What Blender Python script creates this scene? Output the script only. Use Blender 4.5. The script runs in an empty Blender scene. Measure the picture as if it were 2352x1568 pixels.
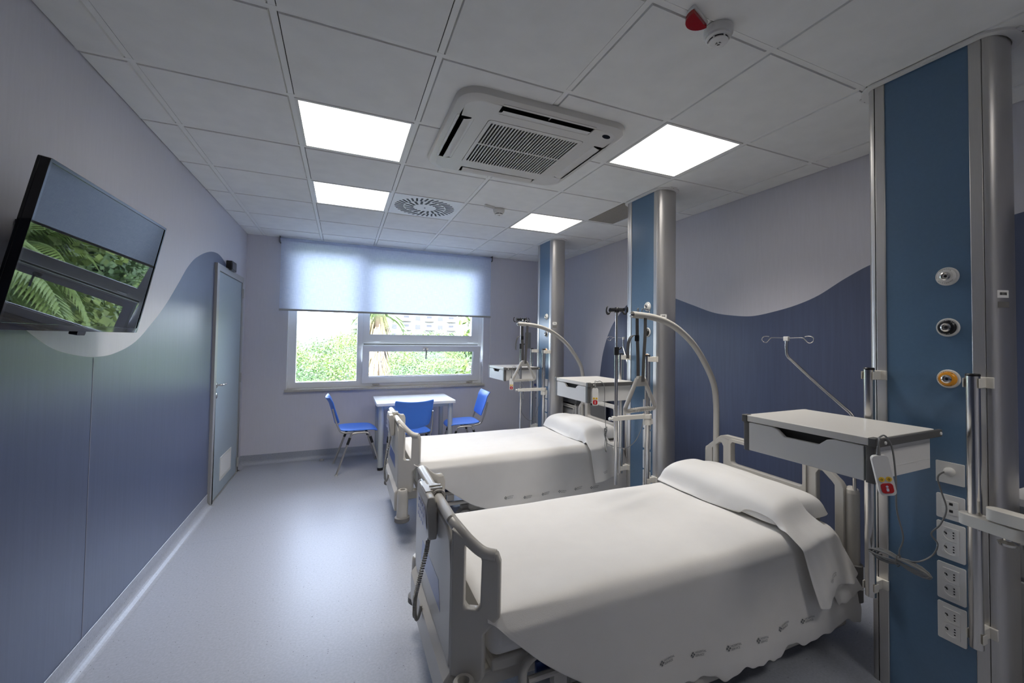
import bpy, bmesh, math, random
from mathutils import Vector, Matrix, geometry
from math import sin, cos, pi, radians as R
random.seed(7)
S = bpy.context.scene
COL = S.collection
V = Vector

# ------------------------------------------------------------------ materials
def mat(name, col, rough=.5, metal=0., spec=.5, noise=0., nscale=40., bump=0., bscale=200., stretch=None, emit=None, estr=0., coat=0.):
    m = bpy.data.materials.new(name); m.use_nodes = True
    nt = m.node_tree; N = nt.nodes; L = nt.links
    b = N['Principled BSDF']
    b.inputs['Base Color'].default_value = (*col, 1)
    b.inputs['Roughness'].default_value = rough
    b.inputs['Metallic'].default_value = metal
    b.inputs['Specular IOR Level'].default_value = spec
    if coat: b.inputs['Coat Weight'].default_value = coat; b.inputs['Coat Roughness'].default_value = .1
    if emit: b.inputs['Emission Color'].default_value = (*emit, 1); b.inputs['Emission Strength'].default_value = estr
    if noise or bump:
        tc = N.new('ShaderNodeTexCoord'); mp = N.new('ShaderNodeMapping')
        L.new(tc.outputs['Object'], mp.inputs['Vector'])
        if stretch: mp.inputs['Scale'].default_value = stretch
    if noise:
        nz = N.new('ShaderNodeTexNoise'); nz.inputs['Scale'].default_value = nscale; nz.inputs['Detail'].default_value = 5
        L.new(mp.outputs['Vector'], nz.inputs['Vector'])
        rp = N.new('ShaderNodeMapRange'); rp.inputs['From Min'].default_value = .3; rp.inputs['From Max'].default_value = .7
        rp.inputs['To Min'].default_value = 1 - noise; rp.inputs['To Max'].default_value = 1 + noise
        L.new(nz.outputs['Fac'], rp.inputs['Value'])
        mx = N.new('ShaderNodeMix'); mx.data_type = 'RGBA'; mx.blend_type = 'MULTIPLY'; mx.inputs[0].default_value = 1
        mx.inputs[6].default_value = (*col, 1)
        L.new(rp.outputs['Result'], mx.inputs[7]); L.new(mx.outputs[2], b.inputs['Base Color'])
    if bump:
        nb = N.new('ShaderNodeTexNoise'); nb.inputs['Scale'].default_value = bscale; nb.inputs['Detail'].default_value = 4
        L.new(mp.outputs['Vector'], nb.inputs['Vector'])
        bp = N.new('ShaderNodeBump'); bp.inputs['Strength'].default_value = bump; bp.inputs['Distance'].default_value = .002
        L.new(nb.outputs['Fac'], bp.inputs['Height']); L.new(bp.outputs['Normal'], b.inputs['Normal'])
    return m

M = {}
M['wall_l'] = mat('vinyl_light', (.59, .58, .625), .42, spec=.4, noise=.022, nscale=30, stretch=(1, 2.5, .25), bump=.06, bscale=260)
M['wall_b'] = mat('vinyl_blue', (.088, .108, .182), .33, spec=.5, noise=.07, nscale=22, stretch=(1.2, 2.6, .12), bump=.05, bscale=260)
M['wall_back'] = mat('vinyl_light_lifted', (.66, .65, .70), .45, spec=.35, noise=.015, nscale=30, stretch=(2.5, 1, .25), bump=.06, bscale=260)  # side-wall vinyl with extra light put into its colour for the dim back wall
M['seam'] = mat('seam', (.30, .30, .34), .6)
M['tile'] = mat('ceiling_tile', (.82, .815, .785), .85, spec=.15, noise=.03, nscale=9, bump=.1, bscale=300)
M['tbar'] = mat('ceiling_bar', (.82, .815, .785), .5)
M['dark'] = mat('dark_gap', (.03, .03, .03), .9)
M['white_pl'] = mat('white_plastic', (.74, .73, .70), .38)
M['cream_pl'] = mat('cream_plastic', (.74, .71, .64), .4)
M['ac'] = mat('ac_plastic', (.66, .64, .60), .42)
M['bed_grey'] = mat('bed_plastic', (.50, .48, .44), .33, spec=.5, bump=.05, bscale=500)
M['bed_frame'] = mat('bed_frame_paint', (.50, .48, .44), .4)
M['rubber'] = mat('grey_rubber', (.16, .155, .15), .6)
M['steel'] = mat('stainless_steel', (.68, .66, .63), .2, metal=1)
M['alu'] = mat('brushed_aluminium', (.56, .545, .53), .36, metal=.85, noise=.04, nscale=60, stretch=(20, 20, .2))
M['chrome'] = mat('chrome', (.8, .8, .8), .1, metal=1)
M['panel'] = mat('blue_laminate', (.10, .178, .28), .3, noise=.03, nscale=80)
M['black'] = mat('black_plastic', (.012, .012, .013), .35)
M['black_gl'] = mat('black_gloss', (.008, .008, .009), .04)
M['screen'] = mat('screen_glass', (.006, .007, .009), .015, spec=.3)
M['chair'] = mat('blue_chair_plastic', (.085, .27, .92), .38, bump=.12, bscale=700)
M['chair_fr'] = mat('chair_steel', (.55, .52, .48), .35, metal=.9)
M['leg_grey'] = mat('leg_grey_paint', (.50, .53, .54), .4, metal=.2)
M['top_white'] = mat('white_laminate', (.82, .83, .82), .3)
M['tray'] = mat('tray_laminate', (.78, .755, .70), .33)
M['tray_fr'] = mat('tray_front_laminate', (.70, .69, .665), .35)
M['tray_grey'] = mat('tray_grey_trim', (.10, .098, .095), .45)
M['night'] = mat('cabinet_grey', (.40, .40, .39), .45)
M['night_dk'] = mat('cabinet_dark', (.11, .115, .12), .4)
M['navy'] = mat('navy_plastic', (.015, .05, .19), .4)
M['linen'] = mat('white_linen', (.69, .675, .65), .9, spec=.1, noise=.015, nscale=12, bump=.25, bscale=420)
M['linen2'] = mat('white_cotton', (.71, .70, .68), .9, spec=.1, bump=.25, bscale=300)
M['ink'] = mat('grey_ink', (.12, .13, .14), .8)
M['ink_blk'] = mat('black_ink', (.01, .01, .01), .6)
M['webbing'] = mat('grey_webbing', (.13, .125, .12), .8)
M['cable'] = mat('grey_cable', (.21, .21, .205), .45)
M['cable_lt'] = mat('beige_cable', (.36, .35, .32), .5)
M['yellow'] = mat('yellow_button', (.80, .50, .03), .4)
M['red'] = mat('red_button', (.50, .012, .015), .3)
M['redglow'] = mat('red_lens', (.33, .006, .010), .15)
M['orange'] = mat('amber_ring', (.80, .33, .02), .35)
M['door'] = mat('door_laminate', (.36, .43, .475), .38, noise=.02, nscale=40)
M['door_fr'] = mat('door_aluminium', (.46, .46, .45), .35, metal=.5)
M['pvc'] = mat('white_window_pvc', (.86, .865, .87), .3)
M['stone'] = mat('sill_stone', (.52, .49, .43), .4, noise=.1, nscale=60)
M['blue_lbl'] = mat('blue_label', (.10, .15, .36), .3)
M['lbl'] = mat('pale_label', (.62, .62, .70), .4)
M['keys'] = mat('lilac_keys', (.34, .36, .52), .4)
M['sticker'] = mat('white_sticker', (.8, .79, .76), .5)
M['sticker2'] = mat('grey_sticker', (.16, .155, .145), .5)
M['meshpanel'] = mat('beige_perforated', (.30, .275, .235), .8, noise=.3, nscale=400)
M['bldg'] = mat('white_stucco', (.24, .23, .22), .8)
M['awning'] = mat('red_awning', (.45, .03, .02), .8)
M['bwin'] = mat('dark_glazing', (.06, .06, .065), .5)
M['hill'] = mat('meadow', (.038, .056, .013), .95, noise=.55, nscale=.5)
M['leaf1'] = mat('leaf_green', (.125, .18, .04), .6, noise=.4, nscale=2)
M['leaf2'] = mat('leaf_dark', (.06, .115, .035), .6, noise=.4, nscale=2)
M['frond'] = mat('palm_frond', (.16, .24, .07), .45, noise=.3, nscale=3)
M['deadfrond'] = mat('dry_frond', (.36, .28, .15), .8, noise=.3, nscale=4)
M['bark'] = mat('bark', (.20, .14, .09), .9)

def mat_floor():
    m = mat('vinyl_floor', (.45, .48, .54), .37, spec=.5)
    nt = m.node_tree; N = nt.nodes; L = nt.links; b = N['Principled BSDF']
    tc = N.new('ShaderNodeTexCoord')
    def speck(scale, thr, seed):
        mp = N.new('ShaderNodeMapping'); mp.inputs['Location'].default_value = (seed, seed * .7, 0)
        L.new(tc.outputs['Object'], mp.inputs['Vector'])
        vo = N.new('ShaderNodeTexVoronoi'); vo.inputs['Scale'].default_value = scale; L.new(mp.outputs['Vector'], vo.inputs['Vector'])
        lt = N.new('ShaderNodeMath'); lt.operation = 'LESS_THAN'; lt.inputs[1].default_value = thr
        L.new(vo.outputs['Distance'], lt.inputs[0])
        # only some cells carry a chip
        sp = N.new('ShaderNodeSeparateColor'); L.new(vo.outputs['Color'], sp.inputs['Color'])
        gt = N.new('ShaderNodeMath'); gt.operation = 'GREATER_THAN'; gt.inputs[1].default_value = .62
        L.new(sp.outputs[0], gt.inputs[0])
        ml = N.new('ShaderNodeMath'); ml.operation = 'MULTIPLY'; L.new(lt.outputs[0], ml.inputs[0]); L.new(gt.outputs[0], ml.inputs[1])
        return ml.outputs[0]
    nz = N.new('ShaderNodeTexNoise'); nz.inputs['Scale'].default_value = 90; nz.inputs['Detail'].default_value = 3
    L.new(tc.outputs['Object'], nz.inputs['Vector'])
    cr = N.new('ShaderNodeValToRGB'); cr.color_ramp.elements[0].position = .35; cr.color_ramp.elements[1].position = .65
    cr.color_ramp.elements[0].color = (.325, .345, .39, 1); cr.color_ramp.elements[1].color = (.375, .395, .445, 1)
    L.new(nz.outputs['Fac'], cr.inputs['Fac'])
    prev = cr.outputs['Color']
    for fac, col in ((speck(48, .10, 3.1), (.09, .09, .10, 1)), (speck(62, .09, 11.3), (.52, .53, .56, 1))):
        mx = N.new('ShaderNodeMix'); mx.data_type = 'RGBA'; L.new(fac, mx.inputs[0]); L.new(prev, mx.inputs[6]); mx.inputs[7].default_value = col
        prev = mx.outputs[2]
    # welded sheet joint across the room
    sx = N.new('ShaderNodeSeparateXYZ'); L.new(tc.outputs['Object'], sx.inputs[0])
    sb = N.new('ShaderNodeMath'); sb.operation = 'SUBTRACT'; sb.inputs[1].default_value = 1.40; L.new(sx.outputs['Y'], sb.inputs[0])
    ab = N.new('ShaderNodeMath'); ab.operation = 'ABSOLUTE'; L.new(sb.outputs[0], ab.inputs[0])
    lt = N.new('ShaderNodeMath'); lt.operation = 'LESS_THAN'; lt.inputs[1].default_value = .0022; L.new(ab.outputs[0], lt.inputs[0])
    mx = N.new('ShaderNodeMix'); mx.data_type = 'RGBA'; L.new(lt.outputs[0], mx.inputs[0]); L.new(prev, mx.inputs[6]); mx.inputs[7].default_value = (.30, .32, .37, 1)
    L.new(mx.outputs[2], b.inputs['Base Color'])
    return m
M['floor'] = mat_floor()

def mat_glass():
    m = bpy.data.materials.new('window_glass'); m.use_nodes = True
    N = m.node_tree.nodes; L = m.node_tree.links; N.clear()
    o = N.new('ShaderNodeOutputMaterial'); t = N.new('ShaderNodeBsdfTransparent'); g = N.new('ShaderNodeBsdfGlossy')
    t.inputs['Color'].default_value = (.97, .985, .98, 1); g.inputs['Roughness'].default_value = .02
    f = N.new('ShaderNodeFresnel'); f.inputs['IOR'].default_value = 1.45; x = N.new('ShaderNodeMixShader')
    L.new(f.outputs[0], x.inputs[0]); L.new(t.outputs[0], x.inputs[1]); L.new(g.outputs[0], x.inputs[2]); L.new(x.outputs[0], o.inputs['Surface'])
    return m
M['glass'] = mat_glass()

def mat_blind():
    m = bpy.data.materials.new('blind_fabric'); m.use_nodes = True
    N = m.node_tree.nodes; L = m.node_tree.links; N.clear()
    o = N.new('ShaderNodeOutputMaterial'); d = N.new('ShaderNodeBsdfDiffuse'); t = N.new('ShaderNodeBsdfTranslucent'); x = N.new('ShaderNodeMixShader')
    tc = N.new('ShaderNodeTexCoord')
    outs = []
    for sc in ((9, 1, 160), (160, 1, 9)):
        mp = N.new('ShaderNodeMapping'); mp.inputs['Scale'].default_value = sc; L.new(tc.outputs['Object'], mp.inputs['Vector'])
        nz = N.new('ShaderNodeTexNoise'); nz.inputs['Scale'].default_value = 1.6; nz.inputs['Detail'].default_value = 3; L.new(mp.outputs[0], nz.inputs['Vector']); outs.append(nz.outputs['Fac'])
    ad = N.new('ShaderNodeMath'); ad.operation = 'MULTIPLY'; L.new(outs[0], ad.inputs[0]); L.new(outs[1], ad.inputs[1])
    cr = N.new('ShaderNodeValToRGB'); cr.color_ramp.elements[0].position = .14; cr.color_ramp.elements[1].position = .36
    cr.color_ramp.elements[0].color = (.62, .67, .80, 1); cr.color_ramp.elements[1].color = (.76, .80, .90, 1)
    L.new(ad.outputs[0], cr.inputs[0])
    L.new(cr.outputs[0], d.inputs['Color']); L.new(cr.outputs[0], t.inputs['Color'])
    x.inputs[0].default_value = .46
    L.new(d.outputs[0], x.inputs[1]); L.new(t.outputs[0], x.inputs[2]); L.new(x.outputs[0], o.inputs['Surface'])
    return m
M['blind'] = mat_blind()

LIGHT_STR = 3.0; LAMP_W = 9
M['lamp'] = mat('led_diffuser', (.9, .9, .9), .5, emit=(1.0, .955, .90), estr=LIGHT_STR)

# ------------------------------------------------------------------ mesh builder
def frame_of(axis):
    a = V(axis).normalized(); h = V((0, 0, 1)) if abs(a.z) < .9 else V((1, 0, 0))
    u = a.cross(h).normalized(); w = a.cross(u).normalized()
    return a, u, w

class MB:
    def __init__(s): s.v = []; s.f = []; s.m = []
    def add(s, vs, fs, mi=0):
        o = len(s.v); s.v += [V(p) for p in vs]
        s.f += [tuple(i + o for i in f) for f in fs]; s.m += [mi] * len(fs); return s
    def box(s, lo, hi, mi=0, T=None):
        x0, y0, z0 = lo; x1, y1, z1 = hi
        vs = [V(p) for p in ((x0,y0,z0),(x1,y0,z0),(x1,y1,z0),(x0,y1,z0),(x0,y0,z1),(x1,y0,z1),(x1,y1,z1),(x0,y1,z1))]
        if T: vs = [T @ p for p in vs]
        return s.add(vs, [(0,3,2,1),(4,5,6,7),(0,1,5,4),(1,2,6,5),(2,3,7,6),(3,0,4,7)], mi)
    def cbox(s, c, sz, mi=0, T=None):
        return s.box([c[i] - sz[i] / 2 for i in range(3)], [c[i] + sz[i] / 2 for i in range(3)], mi, T)
    def cyl(s, p0, p1, r, r2=None, n=20, mi=0, caps=True):
        p0 = V(p0); p1 = V(p1); r2 = r if r2 is None else r2
        a, u, w = frame_of(p1 - p0)
        vs = [p0 + (u * cos(2*pi*i/n) + w * sin(2*pi*i/n)) * r for i in range(n)] + [p1 + (u * cos(2*pi*i/n) + w * sin(2*pi*i/n)) * r2 for i in range(n)]
        fs = [(i, (i+1) % n, n + (i+1) % n, n + i) for i in range(n)]
        if caps: fs += [tuple(range(n))[::-1], tuple(range(n, 2*n))]
        return s.add(vs, fs, mi)
    def lathe(s, prof, o, axis, n=28, mi=0):
        o = V(o); a, u, w = frame_of(axis); vs = []
        for r, h in prof:
            for i in range(n): vs.append(o + a*h + (u*cos(2*pi*i/n) + w*sin(2*pi*i/n)) * max(r, 1e-5))
        fs = [(k*n+i, k*n+(i+1) % n, (k+1)*n+(i+1) % n, (k+1)*n+i) for k in range(len(prof)-1) for i in range(n)]
        return s.add(vs, fs, mi)
    def tube(s, pts, r, n=10, mi=0, closed=False, caps=True, flat=None):
        P = [V(p) for p in pts]; K = len(P)
        T = []
        for i in range(K):
            a = P[(i-1) % K] if (closed or i > 0) else P[i]; b = P[(i+1) % K] if (closed or i < K-1) else P[i]
            T.append((b - a).normalized())
        a, u, w = frame_of(T[0]); vs = []
        for i in range(K):
            if i:
                q = T[i-1].rotation_difference(T[i]); u = (q @ u).normalized()
            u = (u - T[i] * u.dot(T[i])).normalized(); w = T[i].cross(u)
            ri = r[i] if isinstance(r, (list, tuple)) else r
            for k in range(n):
                ca, sa = cos(2*pi*k/n), sin(2*pi*k/n)
                if flat: vs.append(P[i] + u*ca*ri*flat + w*sa*ri)
                else: vs.append(P[i] + (u*ca + w*sa)*ri)
        E = K if closed else K - 1
        fs = [(i*n+k, i*n+(k+1) % n, ((i+1) % K)*n+(k+1) % n, ((i+1) % K)*n+k) for i in range(E) for k in range(n)]
        if caps and not closed: fs += [tuple(range(n))[::-1], tuple(range((K-1)*n, K*n))]
        return s.add(vs, fs, mi)
    def prism(s, loops, fn, a, b, mi=0):
        """loops: outer polygon + holes (2D); fn(u,v,t)->3D; extruded from t=a to t=b"""
        if not isinstance(loops[0][0], (list, tuple)): loops = [loops]
        flat = [p for l in loops for p in l]
        tris = geometry.tessellate_polygon([[V((p[0], p[1], 0)) for p in l] for l in loops])
        n = len(flat); vs = [fn(p[0], p[1], a) for p in flat] + [fn(p[0], p[1], b) for p in flat]
        fs = [tuple(t) for t in tris] + [tuple(i + n for i in t[::-1]) for t in tris]
        o = 0
        for l in loops:
            k = len(l); fs += [(o+i, o+(i+1) % k, n+o+(i+1) % k, n+o+i) for i in range(k)]; o += k
        return s.add(vs, fs, mi)
    def grid(s, fn, nu, nv, mi=0):
        vs = [fn(i/nu, j/nv) for i in range(nu+1) for j in range(nv+1)]
        fs = [(i*(nv+1)+j, (i+1)*(nv+1)+j, (i+1)*(nv+1)+j+1, i*(nv+1)+j+1) for i in range(nu) for j in range(nv)]
        return s.add(vs, fs, mi)
    def mesh(s, name, mats, inv=None, smooth=True, angle=38, fix=True):
        me = bpy.data.meshes.new(name)
        vs = [inv @ p for p in s.v] if inv else s.v
        me.from_pydata([tuple(p) for p in vs], [], s.f)
        for m in mats: me.materials.append(m)
        me.polygons.foreach_set('material_index', s.m)
        if fix:
            bm = bmesh.new(); bm.from_mesh(me); bmesh.ops.recalc_face_normals(bm, faces=bm.faces[:]); bm.to_mesh(me); bm.free()
        if smooth:
            me.polygons.foreach_set('use_smooth', [True] * len(me.polygons)); me.set_sharp_from_angle(angle=R(angle))
        me.update(); return me

def world_of(o):
    m = o.matrix_basis.copy()
    while o.parent: o = o.parent; m = o.matrix_basis @ m
    return m

def build(mb, name, mats, parent=None, bevel=0, local=False, smooth=True, angle=38, seg=2, solid=0, subsurf=0, fix=True):
    if not isinstance(mats, (list, tuple)): mats = [mats]
    mats = [M[x] if isinstance(x, str) else x for x in mats]
    inv = None if (parent is None or local) else world_of(parent).inverted()
    o = bpy.data.objects.new(name, mb.mesh(name, mats, inv, smooth, angle, fix)); COL.objects.link(o)
    if parent: o.parent = parent
    if solid:
        md = o.modifiers.new('Solidify', 'SOLIDIFY'); md.thickness = solid; md.offset = 0
    if bevel:
        md = o.modifiers.new('Bevel', 'BEVEL'); md.width = bevel; md.segments = seg; md.limit_method = 'ANGLE'; md.angle_limit = R(40)
        md.harden_normals = False
    if subsurf:
        md = o.modifiers.new('Subdivision', 'SUBSURF'); md.levels = subsurf; md.render_levels = subsurf
    return o

def tag(o, label=None, cat=None, group=None, kind=None):
    if label: o['label'] = label
    if cat: o['category'] = cat
    if group: o['group'] = group
    if kind: o['kind'] = kind
    return o

def thing(name, label, cat, loc=(0, 0, 0), rotz=0, group=None):
    o = bpy.data.objects.new(name, None); COL.objects.link(o); o.empty_display_size = .1
    o.location = loc; o.rotation_euler = (0, 0, rotz)
    return tag(o, label, cat, group)

def struct(mb, name, mats, **k):
    return tag(build(mb, name, mats, **k), kind='structure')

def dup(root, loc, rotz=None, label=None):
    def cp(o, par):
        c = o.copy(); COL.objects.link(c)
        if par: c.parent = par
        for ch in list(o.children): cp(ch, c)
        return c
    kids = cp(root, None); kids.location = loc
    if rotz is not None: kids.rotation_euler = (0, 0, rotz)
    if label: kids['label'] = label
    return kids

def arc(cx, cy, r, a0, a1, n):
    return [(cx + r*cos(a0 + (a1-a0)*i/n), cy + r*sin(a0 + (a1-a0)*i/n)) for i in range(n+1)]
def rrect(x0, y0, x1, y1, r, n=5):
    return arc(x1-r, y0+r, r, -pi/2, 0, n) + arc(x1-r, y1-r, r, 0, pi/2, n) + arc(x0+r, y1-r, r, pi/2, pi, n) + arc(x0+r, y0+r, r, pi, 3*pi/2, n)
def smooth_path(pts, k=6):
    P = [V(p) for p in pts]; out = []
    for i in range(len(P)-1):
        a = P[max(i-1, 0)]; b = P[i]; c = P[i+1]; d = P[min(i+2, len(P)-1)]
        for j in range(k):
            t = j/k
            out.append(.5*((2*b) + (c-a)*t + (2*a-5*b+4*c-d)*t*t + (3*b-a-3*c+d)*t**3))
    out.append(P[-1]); return out
def interp(pts, x):
    if x <= pts[0][0]: return pts[0][1]
    for i in range(len(pts)-1):
        (x0, y0), (x1, y1) = pts[i], pts[i+1]
        if x <= x1:
            # catmull-rom in y
            ym = pts[i-1] if i else (2*x0-x1, y0); yp = pts[i+2] if i+2 < len(pts) else (2*x1-x0, y1)
            m0 = (y1-ym[1])/(x1-ym[0])*(x1-x0); m1 = (yp[1]-y0)/(yp[0]-x0)*(x1-x0)
            t = (x-x0)/(x1-x0)
            return (2*t**3-3*t*t+1)*y0+(t**3-2*t*t+t)*m0+(-2*t**3+3*t*t)*y1+(t**3-t*t)*m1
    return pts[-1][1]

def text_mb(mb, body, size, T, mi=0, align='CENTER', extrude=0.0):
    cu = bpy.data.curves.new('txt', 'FONT'); cu.body = body; cu.size = size; cu.align_x = align; cu.align_y = 'CENTER'; cu.resolution_u = 2; cu.extrude = extrude
    ob = bpy.data.objects.new('txt', cu)
    me = bpy.data.meshes.new_from_object(ob)
    mb.add([T @ v.co if not callable(T) else T(v.co) for v in me.vertices], [tuple(p.vertices) for p in me.polygons], mi)
    bpy.data.objects.remove(ob); bpy.data.curves.remove(cu); bpy.data.meshes.remove(me)

# ------------------------------------------------------------------ camera
CAM = V((.25982, -2.33452, 1.4708)); F = 971.934; yaw, pitch, roll = .4196, .0276, .0134
YAW = .41960; PIT = .02760; ROL = .01340
fw = V((sin(YAW)*cos(PIT), cos(YAW)*cos(PIT), sin(PIT)))
rt = V((cos(YAW), -sin(YAW), 0)); up = rt.cross(fw)
rt2 = rt*cos(ROL) + up*sin(ROL); up2 = -rt*sin(ROL) + up*cos(ROL)
cd = bpy.data.cameras.new('camera'); co = bpy.data.objects.new('camera', cd); COL.objects.link(co)
mx = Matrix.Identity(4)
for i, ax in enumerate((rt2, up2, -fw)):
    for j in range(3): mx[j][i] = ax[j]
mx.translation = CAM; co.matrix_world = mx
cd.sensor_width = 36; cd.lens = F/2352*36; cd.shift_x = -46.36/2352; cd.shift_y = -30.89/2352; cd.clip_start = .02; cd.clip_end = 500
S.camera = co

# ------------------------------------------------------------------ room shell
XL, XR, YB, YR, H = -.774, 3.192, 3.415, -3.9, 2.64
mb = MB(); mb.box((XL-.2, YR-.2, -.15), (XR+.2, YB+.2, 0)); struct(mb, 'floor', 'floor', smooth=False)

# mural outlines
ML = [(-3.9, 1.55), (-3.2, 1.35), (-2.4, 1.45), (-1.6, 1.85), (-1.1, 1.93), (-.7, 1.76), (-.4, 1.58), (-.183, 1.462), (-.066, 1.412), (.083, 1.381), (.237, 1.366), (.416, 1.374), (.65, 1.43), (.87, 1.543), (1.06, 1.66), (1.276, 1.824), (1.439, 1.953), (1.624, 2.057), (1.954, 2.164), (2.216, 2.197), (2.398, 2.178), (2.531, 2.137), (2.75, 1.98), (2.95, 1.6), (3.1, 1.0), (3.18, .11)]
MR = [(-3.9, 1.75), (-3.2, 1.9), (-2.4, 2.1), (-1.9, 2.15), (-1.422, 2.101), (-.84, 1.961), (-.678, 1.889), (-.513, 1.797), (-.363, 1.743), (-.197, 1.706), (-.013, 1.68), (.148, 1.689), (.371, 1.726), (.622, 1.811), (.938, 1.92), (1.2, 1.98), (1.42, 1.965), (1.607, 1.88), (1.772, 1.764), (1.947, 1.588), (2.083, 1.321), (2.146, 1.048), (2.18, .7), (2.2, .11)]
def mural_wall(name, x, nx, curve, holes=()):
    mb = MB(); ys = []
    y = YR
    while y < YB - 1e-6: ys.append(y); y += .03
    ys.append(YB); ys = sorted(set(ys + [c[0] for c in curve] + [h for hh in holes for h in hh[:2]]))
    for a, b in zip(ys, ys[1:]):
        za = interp(curve, a) if a <= curve[-1][0] else 0.02; zb = interp(curve, b) if b <= curve[-1][0] else 0.02
        za = max(.02, za); zb = max(.02, zb)
        mb.add([(x, a, 0), (x, b, 0), (x, b, zb), (x, a, za)], [(0, 1, 2, 3)], 1)
        mb.add([(x, a, za), (x, b, zb), (x, b, H+.05), (x, a, H+.05)], [(0, 1, 2, 3)], 0)
    # wall thickness behind the finish
    lo, hi = (x, x+.2*nx) if nx > 0 else (x+.2*nx, x)
    mb.box((lo + (.001 if nx > 0 else 0), YR-.2, -.1), (hi - (.001 if nx < 0 else 0), YB+.3, H+.3), 0)
    return struct(mb, name, ['wall_l', 'wall_b'], smooth=False)
wl = mural_wall('wall_left', XL, -1, ML)
wr = mural_wall('wall_right', XR, 1, MR)
mb = MB(); mb.box((XL, .2335, .11), (XL+.0012, .2362, 1.362)); struct(mb, 'trim_1', 'seam', smooth=False)

# back wall with window opening
WX0, WX1, WZ0, WZ1 = -.342, 2.071, .843, 2.60
mb = MB()
for lo, hi in (((XL-.2, YB, -.1), (WX0, YB+.3, H+.3)), ((WX1, YB, -.1), (XR+.2, YB+.3, H+.3)), ((WX0, YB, -.1), (WX1, YB+.3, WZ0-.002)), ((WX0, YB, WZ1), (WX1, YB+.3, H+.3))): mb.box(lo, hi)
struct(mb, 'wall_back', 'wall_back', smooth=False)
mb = MB(); mb.box((XL-.2, YR-.2, -.1), (XR+.2, YR, H+.3)); struct(mb, 'wall_rear', 'wall_back', smooth=False)

# coved skirting in floor vinyl
def skirting(name, pts_fn, length_a, length_b):
    prof = [(0.0015, .112), (.004, .11)] + [(.004 + .05*(1-cos(a)), .05*(1-sin(a)) + .0015) for a in [i*pi/2/8 for i in range(9)]]
    mb = MB()
    for (d0, z0), (d1, z1) in zip(prof, prof[1:]):
        mb.add([pts_fn(length_a, d0, z0), pts_fn(length_b, d0, z0), pts_fn(length_b, d1, z1), pts_fn(length_a, d1, z1)], [(0, 1, 2, 3)])
    bmv = mb
    return struct(bmv, name, 'floor', angle=50)
mbs = [('baseboard_left', lambda s, d, z: (XL+d, s, z), YR, 2.14), ('baseboard_left_corner', lambda s, d, z: (XL+d, s, z), 3.212, YB),
       ('baseboard_back', lambda s, d, z: (s, YB-d, z), XL, XR), ('baseboard_right', lambda s, d, z: (XR-d, s, z), YR, YB)]
for a in mbs: skirting(*a)
mb = MB(); mb.lathe([(0, .022), (.012, .022), (.022, .018), (.026, 0)], (.06, 3.32, 0), (0, 0, 1), 20)
tag(build(mb, 'door_stop', 'night'), 'small grey round door stop on the floor left of the window table', 'door stop')

# ceiling : tegular tiles hung in a T-bar grid (cells k*0.6)
LIGHTS = [(0, 1), (0, 3), (3, 0), (3, 3), (3, -4)]      # (column, row) row r spans y=-.6+.6r
SKIP = set(LIGHTS) | {(1, 3)}
mb = MB()
mb.box((XL, YR, H+.016), (XR, YB, H+.05), 2)
xs = [-.6 + .6*k for k in range(7)]; ys = [-3.6 + .6*k for k in range(12)]
for x in xs: mb.box((x-.012, YR, H+.0045), (x+.012, YB, H+.0115), 1)
for y in ys: mb.box((XL, y-.012, H+.004), (XR, y+.012, H+.011), 1)
XE = [XL-.012] + xs + [XR+.012]; YE = [YR-.012] + ys + [YB+.012]
for i in range(len(XE)-1):
    for j in range(len(YE)-1):
        x0, x1, y0, y1 = XE[i]+.0135, XE[i+1]-.0135, YE[j]+.0135, YE[j+1]-.0135
        c = round(XE[i]/.6) if i else -2; r = round((YE[j]+.6)/.6) if j else -99
        if (c, r) in SKIP: continue
        if c == 4 and r == 2:                     # the bay with the perforated insert
            mb.box((2.712, y0, H), (x1, y1, H+.02), 0); continue
        e = .004
        mb.add([(x0, y0, H+.014), (x1, y0, H+.014), (x1, y1, H+.014), (x0, y1, H+.014), (x0+e, y0+e, H), (x1-e, y0+e, H), (x1-e, y1-e, H), (x0+e, y1-e, H)],
               [(4, 7, 6, 5), (0, 1, 5, 4), (1, 2, 6, 5), (2, 3, 7, 6), (3, 0, 4, 7)], 0)
struct(mb, 'ceiling', ['tile', 'tbar', 'dark'], smooth=False)
# unseen roof slab above so daylight enters only by the window
mb = MB(); mb.box((XL-.2, YR-.2, H+.3), (XR+.2, YB+.3, H+.45)); struct(mb, 'roof_slab', 'dark', smooth=False)
mb = MB(); mb.box((2.414, .614, H+.001), (2.70, 1.186, H+.012))
tag(build(mb, 'ceiling_panel', 'meshpanel', smooth=False), 'brown perforated strip in the ceiling by the middle column', 'ceiling panel')

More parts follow.
